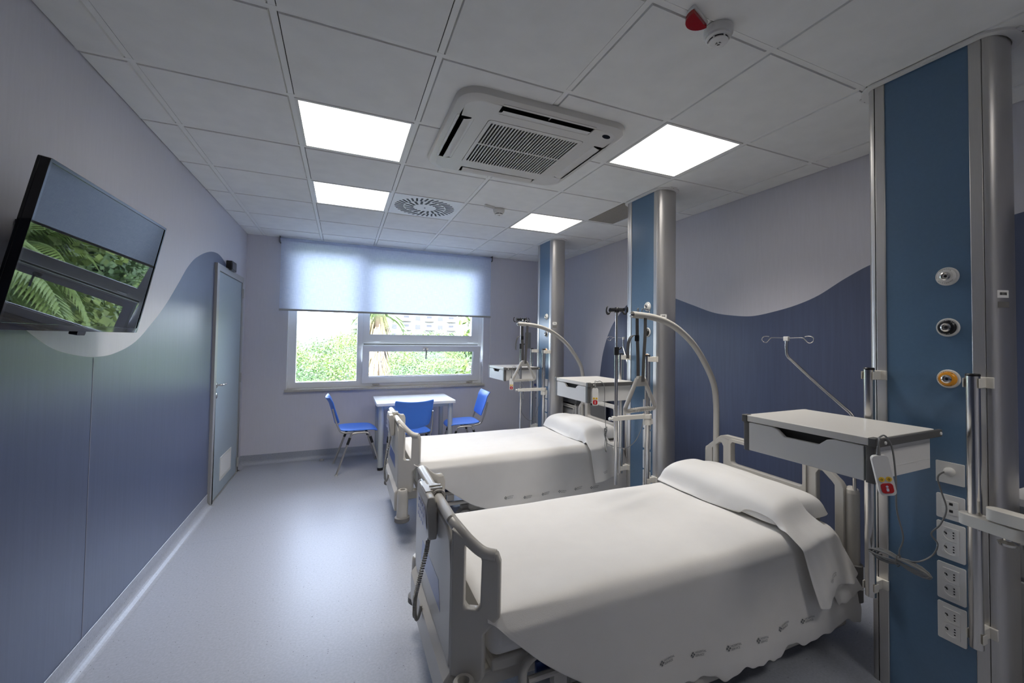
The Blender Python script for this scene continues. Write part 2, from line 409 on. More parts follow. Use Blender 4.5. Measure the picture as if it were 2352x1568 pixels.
lab = {(0, 1): 'square white ceiling light left of the air conditioner', (0, 3): 'square white ceiling light left of the slotted air diffuser', (3, 0): 'big square white ceiling light right of the air conditioner', (3, 3): 'square white ceiling light right of the far smoke detector', (3, -4): 'square white ceiling light out of the picture, behind the nearest column'}
lamp0 = None
for (c, r) in LIGHTS:
    x, y = .6*c+.3, -.6+.6*r+.3
    if lamp0 is None:
        lamp0 = t = thing('ceiling_light', lab[(c, r)], 'ceiling light', (x, y, H), 0, 'led ceiling panels')
        mb = MB()
        fr = [rrect(-.287, -.287, .287, .287, .004, 2), rrect(-.272, -.272, .272, .272, .002, 2)]
        mb.prism(fr, lambda u, v, t_: V((u, v, t_)), 0, .012); build(mb, 'frame', 'white_pl', t, local=True, smooth=False)
        mb = MB(); mb.box((-.2718, -.2718, .0015), (.2718, .2718, .004)); build(mb, 'diffuser', 'lamp', t, local=True, smooth=False)
        ld = bpy.data.lights.new('led_panel', 'AREA'); ld.shape = 'SQUARE'; ld.size = .54; ld.energy = LAMP_W; ld.spread = R(112); ld.color = (1, .955, .90)
        lo_ = bpy.data.objects.new('led_panel', ld); COL.objects.link(lo_); lo_.parent = t; lo_.location = (0, 0, -.002)
    else:
        dl = dup(lamp0, (x, y, H), 0, lab[(c, r)])
        if r < 0:
            for ch in dl.children:
                if ch.type == 'LIGHT': ch.data = ch.data.copy(); ch.data.energy = LAMP_W*.7

# swirl air diffuser
t = thing('swirl_vent', 'square white ceiling plate with a ring of black swirl slots', 'air vent', (.9, 1.5, H))
mb = MB(); mb.box((-.287, -.287, -.001), (.287, .287, .012)); build(mb, 'plate', 'white_pl', t, local=True, smooth=False)
mb = MB()
for n, r0, r1, w, ph in ((36, .185, .262, .0165, 0), (18, .10, .178, .020, .06)):
    for k in range(n):
        a = 2*pi*k/n + ph
        T = Matrix.Rotation(a, 4, 'Z') @ Matrix.Translation((r0, 0, 0)) @ Matrix.Rotation(.38, 4, 'Z')
        mb.box((0, -w/2, -.0022), (r1-r0, w/2, -.0005), 0, T)
build(mb, 'slots', 'ink_blk', t, local=True, smooth=False)
mb = MB(); mb.lathe([(.006, 0), (.006, -.003), (0, -.003)], (0, 0, -.001), (0, 0, 1), 10); build(mb, 'screw', 'dark', t, local=True)

# smoke detectors and their indicators
def detector(label, loc):
    t = thing('smoke_detector', label, 'smoke detector', loc, 0, 'smoke detectors')
    mb = MB(); mb.lathe([(.0, 0), (.05, 0), (.052, -.006), (.051, -.022), (.046, -.028), (0, -.028)], (0, 0, 0), (0, 0, 1), 36); build(mb, 'base', 'white_pl', t, local=True)
    mb = MB(); mb.lathe([(0, -.028), (.0455, -.028), (.045, -.036), (.040, -.041), (.036, -.0415), (0, -.0415)], (0, 0, 0), (0, 0, 1), 36); build(mb, 'body', 'white_pl', t, local=True)
    mb = MB(); mb.lathe([(0, -.0415), (.034, -.0415), (.034, -.047), (0, -.047)], (0, 0, 0), (0, 0, 1), 36); build(mb, 'chamber', 'dark', t, local=True)
    mb = MB(); mb.lathe([(0, -.047), (.0345, -.047), (.034, -.050), (.028, -.054), (0, -.055)], (0, 0, 0), (0, 0, 1), 36)
    for k in range(6):
        a = 2*pi*k/6 + .3
        T = Matrix.Rotation(a, 4, 'Z'); mb.box((.030, -.0025, -.049), (.0385, .0025, -.040), 0, T)
    build(mb, 'cap', 'white_pl', t, local=True)
    mb = MB()
    for r in (.005, .009):
        for k in range(3):
            a0 = 2*pi*k/3; mb.tube([(r*cos(a0+j*.22), r*sin(a0+j*.22), -.0553) for j in range(7)], .0009, 5)
    build(mb, 'grille', 'dark', t, local=True)
    return t
d1 = detector('white round smoke detector nearest the camera beside a red-lensed indicator', (1.513, -1.196, H))
d2 = dup(d1, (1.513, 1.243, H), 0, 'small white smoke detector in the ceiling between the air diffuser and far light')
t = thing('detector_indicator', 'white half-round indicator with a red lens beside the near smoke detector', 'alarm indicator', (1.395, -1.23, H), R(200))
mb = MB(); mb.prism(arc(0, 0, .052, pi, 2*pi, 16), lambda u, v, q: V((u, v, q)), 0, -.012); build(mb, 'base', 'white_pl', t, local=True, bevel=.002)
mb = MB(); mb.prism(arc(0, -.004, .051, pi, 2*pi, 16), lambda u, v, q: V((u, v, q)), -.012, -.027); mb2 = mb; build(mb, 'lens', 'redglow', t, local=True, bevel=.003)
t = thing('detector_indicator', 'small white indicator beside the far smoke detector', 'alarm indicator', (1.405, 1.165, H), R(200))
mb = MB(); mb.prism(arc(0, 0, .05, pi, 2*pi, 16), lambda u, v, q: V((u, v, q)), 0, -.012); build(mb, 'base', 'white_pl', t, local=True, bevel=.002)
mb = MB(); mb.prism(arc(0, -.004, .048, pi, 2*pi, 16), lambda u, v, q: V((u, v, q)), -.012, -.025); build(mb, 'lens', 'white_pl', t, local=True, bevel=.003)

# ceiling cassette air conditioner
t = thing('air_conditioner', 'white square ceiling air conditioner with louvred grille', 'air conditioner', (1.2, 0, H))
mb = MB()
rings = [(.475, .11, 0), (.475, .11, -.012), (.468, .105, -.028), (.452, .10, -.038), (.43, .09, -.042)]
pr = [rrect(-a, -a, a, a, r, 8) for a, r, z in rings]; n = len(pr[0])
vs = [(p[0], p[1], rings[k][2]) for k in range(len(pr)) for p in pr[k]]
fs = [(k*n+i, k*n+(i+1) % n, (k+1)*n+(i+1) % n, (k+1)*n+i) for k in range(len(pr)-1) for i in range(n)]
mb.add(vs, fs)
slots = []
for k in range(4):
    T = Matrix.Rotation(k*pi/2, 4, 'Z')
    q = [T @ V((p[0], p[1], 0)) for p in rrect(-.262, -.445, .262, -.352, .012, 3)]
    slots.append([(p.x, p.y) for p in q])
gr_ = rrect(-.283, -.283, .283, .283, .02, 4)
mb.prism([[(p[0], p[1]) for p in pr[-1]]] + slots + [gr_], lambda u, v, q: V((u, v, q)), -.036, -.042)
build(mb, 'housing', 'ac', t, local=True, angle=30)
mb = MB(); mb.prism(rrect(-.448, -.448, .448, .448, .09, 6), lambda u, v, q: V((u, v, q)), -.012, -.009); build(mb, 'air_chamber', 'dark', t, local=True, smooth=False)
for k in range(4):
    mb = MB(); T = Matrix.Rotation(k*pi/2, 4, 'Z')
    mb.box((-.261, -.4445, -.0415), (.261, -.430, -.030), 0, T)
    mb.grid(lambda u, v: T @ V((-.25+.5*u, -.407 + .045*v, -.0515 + .0115*v**1.6)), 1, 8)
    mb.box((-.261, -.366, -.041), (.261, -.3525, -.036), 0, T); mb.box((-.002, -.43, -.041), (.002, -.40, -.034), 0, T)
    build(mb, 'louvre_flap', 'ac', t, local=True)
mb = MB(); ns = 29
bars = [rrect(-.281, -.281, .281, .281, .02, 4)]
for row in ((-.252, -.006), (.006, .252)):
    for i in range(ns):
        x = -.255 + .51*i/(ns-1); bars.append(rrect(x-.0052, row[0], x+.0052, row[1], .005, 3))
mb.prism(bars, lambda u, v, q: V((u, v, q)), -.0385, -.0435)
build(mb, 'intake_grille', 'ac', t, local=True, smooth=False)
mb = MB(); el = [(.028*cos(a)*1.0, .018*sin(a)) for a in [2*pi*i/20 for i in range(20)]]
T = Matrix.Translation((.362, -.385, 0)) @ Matrix.Rotation(R(20), 4, 'Z')
mb.prism(el, lambda u, v, q: T @ V((u, v, q)), -.041, -.0435); build(mb, 'badge', 'black_gl', t, local=True)

# ------------------------------------------------------------------ door
d = tag(bpy.data.objects.new('door_1', None), kind='structure'); COL.objects.link(d); d.location = (XL, 2.68, 0)
D0, D1, DZ = 2.144, 3.214, 2.108
mb = MB()
mb.prism([[(D0, 0), (D1, 0), (D1, DZ), (D0, DZ)], [(D0+.075, .002), (D0+.075, DZ-.06), (D1-.06, DZ-.06), (D1-.06, .002)]], lambda u, v, q: V((q, u, v)), XL-.01, XL+.022)
build(mb, 'door_frame', 'door_fr', d, bevel=.004)
mb = MB(); mb.box((XL-.02, D0+.077, .008), (XL+.012, D1-.062, DZ-.063)); leaf = build(mb, 'door_leaf', 'door', d, bevel=.002)
mb = MB(); hy, hz = D0+.105, 1.03
mb.lathe([(0, 0), (.026, 0), (.026, .007), (.012, .009)], (XL+.012, hy, hz), (1, 0, 0), 20)
mb.tube(smooth_path([(XL+.012, hy, hz), (XL+.045, hy, hz), (XL+.058, hy+.012, hz), (XL+.06, hy+.05, hz), (XL+.06, hy+.125, hz)], 5), .0095, 12)
build(mb, 'handle', 'steel', leaf)
mb = MB(); mb.lathe([(0, 0), (.025, 0), (.025, .007), (.02, .01), (0, .01)], (XL+.012, hy, .935), (1, 0, 0), 20); build(mb, 'lock', 'steel', leaf)
gl = thing  # vent grille in the leaf
mb = MB(); gy0, gy1, gz0, gz1 = 2.475, 2.885, .118, .335
mb.prism([[(gy0, gz0), (gy1, gz0), (gy1, gz1), (gy0, gz1)], [(gy0+.02, gz0+.02), (gy1-.02, gz0+.02), (gy1-.02, gz1-.02), (gy0+.02, gz1-.02)]], lambda u, v, q: V((q, u, v)), XL+.012, XL+.018)
for k in range(11):
    z = gz0+.028+k*.0168
    mb.add([(XL+.013, gy0+.02, z+.012), (XL+.013, gy1-.02, z+.012), (XL+.0175, gy1-.02, z), (XL+.0175, gy0+.02, z)], [(0, 1, 2, 3)])
build(mb, 'vent_grille', 'white_pl', leaf, smooth=False)
for z in (1.93, 1.02, .11):
    mb = MB(); mb.cyl((XL+.026, D1-.055, z-.05), (XL+.026, D1-.055, z+.05), .008, n=12); mb.box((XL+.018, D1-.075, z-.045), (XL+.023, D1-.035, z+.045))
    build(mb, 'hinge', 'night', d)
t = thing('wall_sensor', 'small black box sensor on the wall above the door', 'sensor', (XL, 2.62, 2.145))
mb = MB(); mb.prism(rrect(-.10, -.045, .10, .045, .015), lambda u, v, q: V((q, u, v)), 0, .045); build(mb, 'body', 'black', t, local=True, bevel=.004)
mb = MB(); mb.prism(rrect(-.085, -.034, .085, .034, .012), lambda u, v, q: V((q, u, v)), .045, .048); build(mb, 'face', 'black_gl', t, local=True)

# ------------------------------------------------------------------ window
w = tag(bpy.data.objects.new('window_1', None), kind='structure'); COL.objects.link(w); w.location = (.86, YB+.1, WZ0)
yf = YB+.085
def xz(y0): return lambda u, v, q: V((u, q, v))
def bar4(mb, x0, z0, x1, z1, ix0, iz0, ix1, iz1, ya, yb): mb.prism([[(x0, z0), (x1, z0), (x1, z1), (x0, z1)], [(ix0, iz0), (ix1, iz0), (ix1, iz1), (ix0, iz1)]], xz(0), ya, yb)
mb = MB()
mb.prism([[(WX0, WZ0), (WX1, WZ0), (WX1, WZ1), (WX0, WZ1)], [(WX0+.085, .918), (.424, .918), (.424, WZ1-.08), (WX0+.085, WZ1-.08)], [(.494, .895), (2.02, .895), (2.02, 1.372), (.494, 1.372)], [(.494, 1.40), (2.02, 1.40), (2.02, WZ1-.08), (.494, WZ1-.08)]], xz(0), yf, yf+.08)
wf = build(mb, 'window_frame', 'pvc', w, bevel=.005)
mb = MB(); bar4(mb, .490, 1.396, 2.024, WZ1-.07, .570, 1.513, 1.920, WZ1-.16, yf-.008, yf+.06); build(mb, 'fixed_light_frame', 'pvc', w, bevel=.006)
mb = MB(); mb.box((-.27, yf+.035, .905), (.435, yf+.041, WZ1-.07)); build(mb, 'window_pane', 'glass', w, smooth=False)
mb = MB(); mb.box((.56, yf+.03, 1.505), (1.93, yf+.036, WZ1-.15)); build(mb, 'window_pane', 'glass', w, smooth=False)
# bottom-hung sash tipped into the room
tilt = R(11.3); hinge = V((0, yf-.004, .884))
TS = Matrix.Translation(hinge) @ Matrix.Rotation(tilt, 4, 'X')
mb = MB(); sh = .492
mb.prism([[(.486, 0), (2.028, 0), (2.028, sh), (.486, sh)], [(.566, .085), (1.926, .085), (1.926, sh-.073), (.566, sh-.073)]], lambda u, v, q: TS @ V((u, q, v)), -.012, .052)
sash = build(mb, 'tilting_sash', 'pvc', w, bevel=.006)
mb = MB(); mb.prism([(.56, .08), (1.932, .08), (1.932, sh-.068), (.56, sh-.068)], lambda u, v, q: TS @ V((u, q, v)), .022, .028); build(mb, 'sash_pane', 'glass', sash, smooth=False)
mb = MB(); mb.prism([[(.560, .079), (1.932, .079), (1.932, sh-.067), (.560, sh-.067)], [(.569, .090), (1.921, .090), (1.921, sh-.0755), (.569, sh-.0755)]], lambda u, v, q: TS @ V((u, q, v)), .012, .022); build(mb, 'seal', 'black', sash, smooth=False)
mb = MB(); mb.prism(rrect(1.232, sh-.052, 1.302, sh-.024, .013), lambda u, v, q: TS @ V((u, q, v)), -.022, -.012)
mb.tube([TS @ V(p) for p in ((1.267, -.02, sh-.038), (1.267, -.055, sh-.038), (1.268, -.06, sh-.05), (1.268, -.058, sh-.16))], .009, 10); build(mb, 'sash_handle', 'steel', sash)
mb = MB(); mb.box((.50, yf-.002, 1.377), (2.014, yf+.02, 1.395)); build(mb, 'sash_slot_shade', 'rubber', w, smooth=False)  # dark strip painted in for the shaded slot above the tipped sash
for x in (.66, 1.90):
    for z in (1.425, .868):
        mb = MB(); mb.cbox((x, yf-.012, z), (.085, .014, .014)); mb.cyl((x-.02, yf-.02, z), (x+.02, yf-.02, z), .008, n=10); build(mb, 'hinge_cover', 'pvc' if z > 1 else 'stone', w, bevel=.003)
for xa, xb in ((WX0-.001, WX0+.003), (WX1-.003, WX1+.001)):
    mb = MB(); mb.box((xa, YB-.001, WZ0), (xb, yf, WZ1)); build(mb, 'reveal', 'pvc', w, smooth=False)
mb = MB(); mb.box((-.358, YB-.035, .815), (2.092, yf+.06, .846)); build(mb, 'window_sill', 'stone', w, bevel=.005)
# roller blind
t = thing('roller_blind', 'pale blue translucent fabric roller blind half lowered over the window', 'blind', (.86, YB-.06, 2.6))
bx0, bx1, bt, bbm = -.425, 2.142, 2.60, 1.79
mb = MB(); mb.cyl((bx0-.01, YB-.055, 2.60), (bx1+.01, YB-.055, 2.60), .026, n=20); build(mb, 'roller_tube', 'blind', t)
mb = MB(); mb.grid(lambda u, v: V((bx0+(bx1-bx0)*u, YB-.078 + .002*sin(u*9)*(v), bt-(bt-bbm)*v)), 24, 6); build(mb, 'fabric', 'blind', t, fix=False)
mb = MB(); mb.prism(rrect(-.011, -.012, .011, .012, .005), lambda u, v, q: V((q, YB-.078+u, bbm-.008+v)), bx0-.003, bx1+.003); build(mb, 'bottom_bar', 'night', t)
for x in (bx0-.016, bx1+.012):
    mb = MB(); mb.box((x, YB-.095, 2.565), (x+.006, YB, 2.638)); build(mb, 'bracket', 'night_dk', t)
mb = MB()
for dx in (0, .012):
    pts = [(bx1+.012+dx*.3, YB-.04-dx, 2.6-(2.6-.95)*i/20) for i in range(21)]; mb.tube(pts, .0016, 6)
for k in range(24): mb.lathe([(0, -.003), (.003, 0), (0, .003)], (bx1+.012, YB-.04, 1.75-.035*k), (0, 0, 1), 6)
build(mb, 'pull_chain', 'white_pl', t)
mb = MB(); mb.prism(rrect(2.71, 1.342, 2.80, 1.578, .008, 2), xz(0), YB, YB-.012); tag(build(mb, 'wall_plate', 'night', bevel=.002), 'plain grey plate on the back wall right of the window', 'wall plate')

# ------------------------------------------------------------------ television
TC = V((-.592, -.168, 1.735)); TW, TH, tl = .90, .522, .19
TM = Matrix.Translation(TC) @ Matrix(((cos(tl), 0, sin(tl), 0), (0, 1, 0, 0), (-sin(tl), 0, cos(tl), 0), (0, 0, 0, 1)))
# local axes: +x out of the screen, y along the wall, z up the screen
t = thing('television', 'black flat television tilted down on the left wall', 'television', (XL, -.168, 1.72))
def tp(u, v, q): return TM @ V((q, u, v))
mb = MB()
mb.prism([rrect(-TW/2, -TH/2, TW/2, TH/2, .006, 3), rrect(-TW/2+.011, -TH/2+.022, TW/2-.011, TH/2-.011, .002, 2)], tp, -.022, 0)
mb.prism(rrect(-TW/2, -TH/2, TW/2, TH/2, .006, 3), tp, -.03, -.022)
build(mb, 'bezel', 'black_gl', t, bevel=.0015)
mb = MB(); mb.prism([(-TW/2+.010, -TH/2+.021), (TW/2-.010, -TH/2+.021), (TW/2-.010, TH/2-.010), (-TW/2+.010, TH/2-.010)], tp, -.02, -.0025); build(mb, 'screen', 'screen', t, smooth=False)
mb = MB(); o0 = rrect(-TW/2+.02, -TH/2+.02, TW/2-.02, TH/2-.02, .03, 4); o1 = rrect(-TW/2+.10, -TH/2+.05, TW/2-.10, TH/2-.09, .05, 4); n = len(o0)
mb.add([tp(p[0], p[1], -.03) for p in o0] + [tp(p[0], p[1], -.062) for p in o1], [(i, (i+1) % n, n+(i+1) % n, n+i) for i in range(n)] + [tuple(range(n, 2*n))])
build(mb, 'rear_cover', 'black', t, bevel=.006)
mb = MB(); mb.prism(rrect(-.028, -TH/2-.016, .028, -TH/2+.002, .006, 3), tp, -.03, -.006); build(mb, 'sensor_tab', 'black_gl', t)
mb = MB(); mb.box((XL, -.30, 1.60), (XL+.018, -.04, 1.86)); mb.box((XL+.01, -.22, 1.68), (-.655, -.115, 1.78)); mb.cyl((XL+.05, -.26, 1.735), (XL+.05, -.075, 1.735), .016)
for y in (-.29, -.05): mb.prism([(-.2, -.02), (.2, -.02), (.2, .02), (-.2, .02)], lambda u, v, q: TM @ V((q, y+.168+v, u)), -.075, -.061)
build(mb, 'wall_mount', 'black', t)
mb = MB(); mb.box((XL, -.655, 1.47), (-.665, -.600, 1.70)); build(mb, 'mount_arm', 'black', t, bevel=.006)  # black side arm of the television wall mount

# ------------------------------------------------------------------ window table and chairs
t = thing('table', 'small white table with grey round legs under the window', 'table', (1.056, 2.96, 0))
mb = MB(); mb.prism(rrect(.615, 2.625, 1.497, 3.29, .02, 4), lambda u, v, q: V((u, v, q)), .712, .742); build(mb, 'tabletop', 'top_white', t, bevel=.004)
for lx in (.668, 1.444):
    for ly in (2.685, 3.20):
        mb = MB(); mb.cyl((lx, ly, .03), (lx, ly, .712), .029, n=24); lg = build(mb, 'leg', 'leg_grey', t)
        mb = MB(); mb.cyl((lx, ly, 0), (lx, ly, .03), .031, n=24); build(mb, 'foot', 'black', lg)
for ly in (2.685, 3.20):
    mb = MB(); mb.box((.69, ly-.012, .672), (1.42, ly+.012, .711)); build(mb, 'apron_rail', 'leg_grey', t)

def chair(label, loc, rz):
    t = thing('chair', label, 'chair', loc, rz, 'blue plastic chairs at the window table')
    # faces local +x
    def seatf(u, v):
        a = 2*(u-.5); b = 2*(v-.5)
        k = (abs(a)**4 + abs(b)**4)**.25; m = max(abs(a), abs(b)); f = m/k if k > 1e-6 else 1
        a *= f; b *= f
        x = .015 + .205*a; y = .215*b*(1-.06*(a+1)/2)
        z = .452 - .018*(1-b*b)*(1-a*a) + .012*b*b*(-a*.5+.5) - .035*max(0, a-.55)**2/.2 + .012*max(0, -a-.6)
        return V((x, y, z))
    mb = MB(); mb.grid(seatf, 16, 16); build(mb, 'seat', 'chair', t, local=True, solid=.014, subsurf=1, fix=False, angle=180)
    def backf(u, v):
        a = 2*(u-.5); b = v
        y = .20*a*(1-.12*b*0-.14*(1-b)*(1-b)); z = .545 + .265*b + (.018*(a*a)*b if b > .7 else 0) - .035*(1-b)**3*(1-a*a)
        x = -.185 - .085*b - .035*(1-a*a) + .02*b*b*0 - (.02*max(0, b-.8)/.2)
        return V((x, y, z))
    mb = MB(); mb.grid(backf, 14, 10); build(mb, 'backrest', 'chair', t, local=True, solid=.012, subsurf=1, fix=False, angle=180)
    for s in (-1, 1):
        # inverted-U side frame with splayed feet
        y = .20*s
        pts = [(.245, y+.035*s, .012), (.125, y+.008*s, .38), (.105, y+.004*s, .412), (.07, y, .424), (-.03, y, .424), (-.062, y+.004*s, .412), (-.082, y+.008*s, .38), (-.21, y+.045*s, .012)]
        mb = MB(); mb.tube(smooth_path(pts, 5), .0105, 10); lg = build(mb, 'leg_frame', 'chair_fr', t, local=True)
        for i, (p, q) in enumerate((((.148, y+.0135*s, .31), (.125, y+.008*s, .38)), ((-.107, y+.0155*s, .31), (-.082, y+.008*s, .38)))):
            mb = MB(); mb.cyl(p, q, .0135, n=12); build(mb, 'sleeve', 'black', lg, local=True)
        for p in ((.247, y+.0355*s, 0), (-.212, y+.0455*s, 0)):
            mb = MB(); mb.cyl(p, (p[0], p[1], .018), .016, .012, n=12); build(mb, 'foot', 'night', lg, local=True)
        mb = MB(); mb.tube(smooth_path([(.06, .175*s, .432), (-.08, .185*s, .430), (-.165, .192*s, .445), (-.20, .196*s, .50), (-.235, .196*s, .60), (-.26, .19*s, .70)], 5), .010, 10); build(mb, 'back_support', 'chair_fr', t, local=True)
    mb = MB(); mb.tube([(.04, -.20, .424), (.04, .20, .424)], .010, 8); mb.tube([(-.03, -.20, .424), (-.03, .20, .424)], .010, 8); build(mb, 'cross_bar', 'chair_fr', t, local=True)
    return t
c0 = chair('blue plastic chair left of the window table, seen from its side', (.42, 2.90, 0), R(4))
dup(c0, (.955, 2.50, 0), R(91), 'blue plastic chair in front of the window table, its back toward the camera')
dup(c0, (1.635, 2.83, 0), R(179), 'blue plastic chair right of the window table')

# ------------------------------------------------------------------ service columns
XF = -.08      # blue face, local to the column axis at x=2.52
def gas(t, dy, z, ringmat, words_, inkmat):
    mb = MB(); mb.lathe([(0, 0), (.0365, 0), (.0365, -.003), (.034, -.008), (0, -.008)], (XF, 0, 0), (1, 0, 0), 32)
    for i, p in enumerate(mb.v): mb.v[i] = V((p.x, p.y+dy, p.z+z))
    o = build(mb, 'gas_outlet', 'white_pl', t, local=True)
    def part(name, prof, m, n=32):
        mb = MB(); mb.lathe(prof, (XF, dy, z), (1, 0, 0), n); return build(mb, name, m, o, local=True)
    part('coloured_ring', [(.0165, -.007), (.029, -.007), (.0285, -.013), (.024, -.018), (.0165, -.019), (.0165, -.007)], ringmat)
    part('socket', [(.0165, -.012), (.0165, -.021), (.012, -.023), (.009, -.017), (.005, -.017), (.005, -.008)], 'steel')
    part('bore', [(0, -.0165), (.0088, -.0165)], 'dark', 16)
    mb = MB()
    for word, a0, flip in words_:
        st = .235 if len(word) < 9 else .21
        for i, ch in enumerate(word):
            k = (i-(len(word)-1)/2)*st
            a = a0 - k if not flip else a0 + k
            rr = .0262
            # viewed from -x: image-right is -y
            cy, cz = -rr*cos(a), rr*sin(a)
            rot = (a - pi/2) if not flip else (a + pi/2)
            ex = V((0, -cos(rot), sin(rot))); ey = V((0, sin(rot), cos(rot)))
            def T(p, cy=cy, cz=cz, ex=ex, ey=ey): return V((XF-.0163-.0005, dy+cy, z+cz)) + ex*p.x + ey*p.y
            text_mb(mb, ch, .0076, T)
    build(mb, 'lettering', inkmat, o, local=True, smooth=False, fix=False)
def plate(t, dy, z, hh, kind):
    wv = .0425
    mb = MB(); mb.prism(rrect(dy-wv, z-hh, dy+wv, z+hh, .005 if kind != 'plain' else .002, 3), lambda u, v, q: V((q, u, v)), XF, XF-.007)
    name = {'plain': 'cover_plate', 'data': 'data_socket', 'power': 'power_socket'}[kind]
    o = build(mb, name, 'white_pl', t, local=True, bevel=.002)
    if kind == 'power':
        for k in (-1, 1):
            cz = z + k*.027; cy = dy
            mb = MB(); mb.prism([rrect(cy-.0245, cz-.0255, cy+.0245, cz+.0255, .001, 2), [(cy+.0205*cos(2*pi*i/24), cz+.0215*sin(2*pi*i/24)) for i in range(24)]], lambda u, v, q: V((q, u, v)), XF-.006, XF-.009)
            mb.prism([(cy+.0205*cos(2*pi*i/24), cz+.0215*sin(2*pi*i/24)) for i in range(24)], lambda u, v, q: V((q, u, v)), XF-.0068, XF-.0072)
            so = build(mb, 'socket_face', 'white_pl', o, local=True, smooth=False)
            mb = MB()
            for q_ in (-.010, 0, .010): mb.lathe([(0, 0), (.0028, 0)], (XF-.0078, cy-.009, cz+q_), (1, 0, 0), 10)
            mb.lathe([(0, 0), (.0032, 0)], (XF-.0078, cy+.0125, cz), (1, 0, 0), 10)
            mb.box((XF-.0079, cy+.0115, cz+.002), (XF-.0076, cy+.0195, cz+.006)); build(mb, 'contact_holes', 'ink_blk', o, local=True, smooth=False)
    if kind == 'data':
        for k in (-1, 1):
            mb = MB(); mb.prism(rrect(dy-.0245, z+k*.0135-.0125, dy+.0245, z+k*.0135+.0125, .001, 2), lambda u, v, q: V((q, u, v)), XF-.006, XF-.009); build(mb, 'socket_face', 'white_pl', o, local=True, bevel=.0006)
            mb = MB(); mb.box((XF-.0095, dy-.009, z+k*.0135-.004), (XF-.0088, dy+.002, z+k*.0135+.006)); build(mb, 'port', 'ink_blk', o, local=True, smooth=False)

def make_column(label, yc):
    t = thing('service_column', label, 'service column', (2.52, yc, 0), 0, 'blue and silver bed service columns')
    XB = XF + .165
    mb = MB(); mb.box((XF+.006, -.172, .0), (XB-.006, .172, H)); build(mb, 'core', 'alu', t, local=True)
    mb = MB(); mb.box((XF+.0005, -.138, .003), (XF+.008, .138, H-.001)); build(mb, 'blue_panel', 'panel', t, local=True, smooth=False)
    mb = MB(); mb.box((XB-.008, -.138, .003), (XB-.0005, .138, H-.001)); build(mb, 'blue_panel', 'panel', t, local=True, smooth=False)
    for s in (-1, 1):
        mb = MB()
        for xa, xb in ((XF-.004, XF+.01), (XB-.01, XB+.004)): mb.box((xa, min(s*.138, s*.176), 0), (xb, max(s*.138, s*.176), H))
        build(mb, 'edge_profile', 'alu', t, local=True, bevel=.003)
        cx = (XF+XB)/2; ax = .0865
        oo = [(cx + ax*cos(a), s*(.178 + .042*sin(a)**.8)) for a in [pi*i/18 for i in range(19)]]
        mb = MB(); mb.prism(oo, lambda u, v, q: V((u, v, q)), 0, H); build(mb, 'end_cap', 'alu', t, local=True, angle=30)
    cx = (XF+XB)/2
    ol = [(cx+.115*cos(a)*1.0, (.165 if sin(a) > 0 else -.165) + .092*sin(a)) for a in [2*pi*(i+.5)/40 for i in range(40)]]
    il = [(cx+.088*cos(a), (.178 if sin(a) > 0 else -.178) + .046*sin(a)) for a in [2*pi*(i+.5)/40 for i in range(40)]]
    mb = MB(); mb.prism([ol, il], lambda u, v, q: V((u, v, q)), H-.010, H); 
    cl = build(mb, 'ceiling_collar', 'white_pl', t, local=True, bevel=.002)
    for s in (-1, 1):
        mb = MB(); mb.prism(rrect(cx-.035, s*.255-.012, cx+.035, s*.255+.012, .01, 3), lambda u, v, q: V((u, v, q)), H-.007, H-.0005); mb.lathe([(0, 0), (.005, 0)], (cx, s*.257, H-.0078), (0, 0, 1), 10, 1); build(mb, 'fixing_lug', ['white_pl', 'dark'], cl, local=True)
    gas(t, -.069, 1.743, 'white_pl', [('OXYGEN', pi/2, False), ('OSSIGENO', -pi/2, True), ('O2', pi, False)], 'ink_blk')
    gas(t, -.069, 1.541, 'black', [('MEDICAL AIR', pi/2, False), ('ARIA', -pi/2, True)], 'sticker')
    gas(t, -.069, 1.339, 'orange', [('VACUUM', pi/2, False), ('VUOTO', -pi/2, True), ('VAC', pi, False)], 'ink_blk')
    plate(t, -.070, .972, .0415, 'plain'); plate(t, -.070, .839, .047, 'data')
    for z in (.708, .549, .395): plate(t, -.070, z, .0705, 'power')
    # asset stickers on the near rounded end
    def es(u): # point on end cap surface, u = angle
        return cx + ax_*cos(u), -(.178 + .042*sin(u)**.8) - .0008
    ax_ = .0865
    mb = MB(); mb.grid(lambda u, v: V((*es(pi*(.82-.22*u)), 1.648+.028*v)), 6, 1); st = build(mb, 'asset_sticker', 'sticker', t, local=True, fix=False)
    mb = MB(); rr = random.Random(3)
    u = .2
    while u < .8:
        wd = rr.choice((.012, .02, .03)); mb.add([V((*es(pi*(.82-.22*q)), z)) + V((0, -.0006, 0)) for q, z in ((u, 1.658), (u+wd, 1.658), (u+wd, 1.668), (u, 1.668))], [(0, 1, 2, 3)]); u += wd + rr.choice((.012, .025))
    build(mb, 'barcode', 'ink_blk', st, local=True, smooth=False, fix=False)
    mb = MB(); mb.grid(lambda u, v: V((*es(pi*(.81-.22*u)), 1.612+.022*v)), 4, 1); build(mb, 'rating_sticker', 'sticker2', t, local=True, fix=False)
    return t
YC = (-1.41, .397, 2.205)
k0 = make_column('tall blue and silver service column closest to the camera at far right', YC[0])
dup(k0, (2.52, YC[1], 0), None, 'blue and silver service column between the two beds')
dup(k0, (2.52, YC[2], 0), None, 'farthest blue and silver service column, near the window')

XF = 2.44
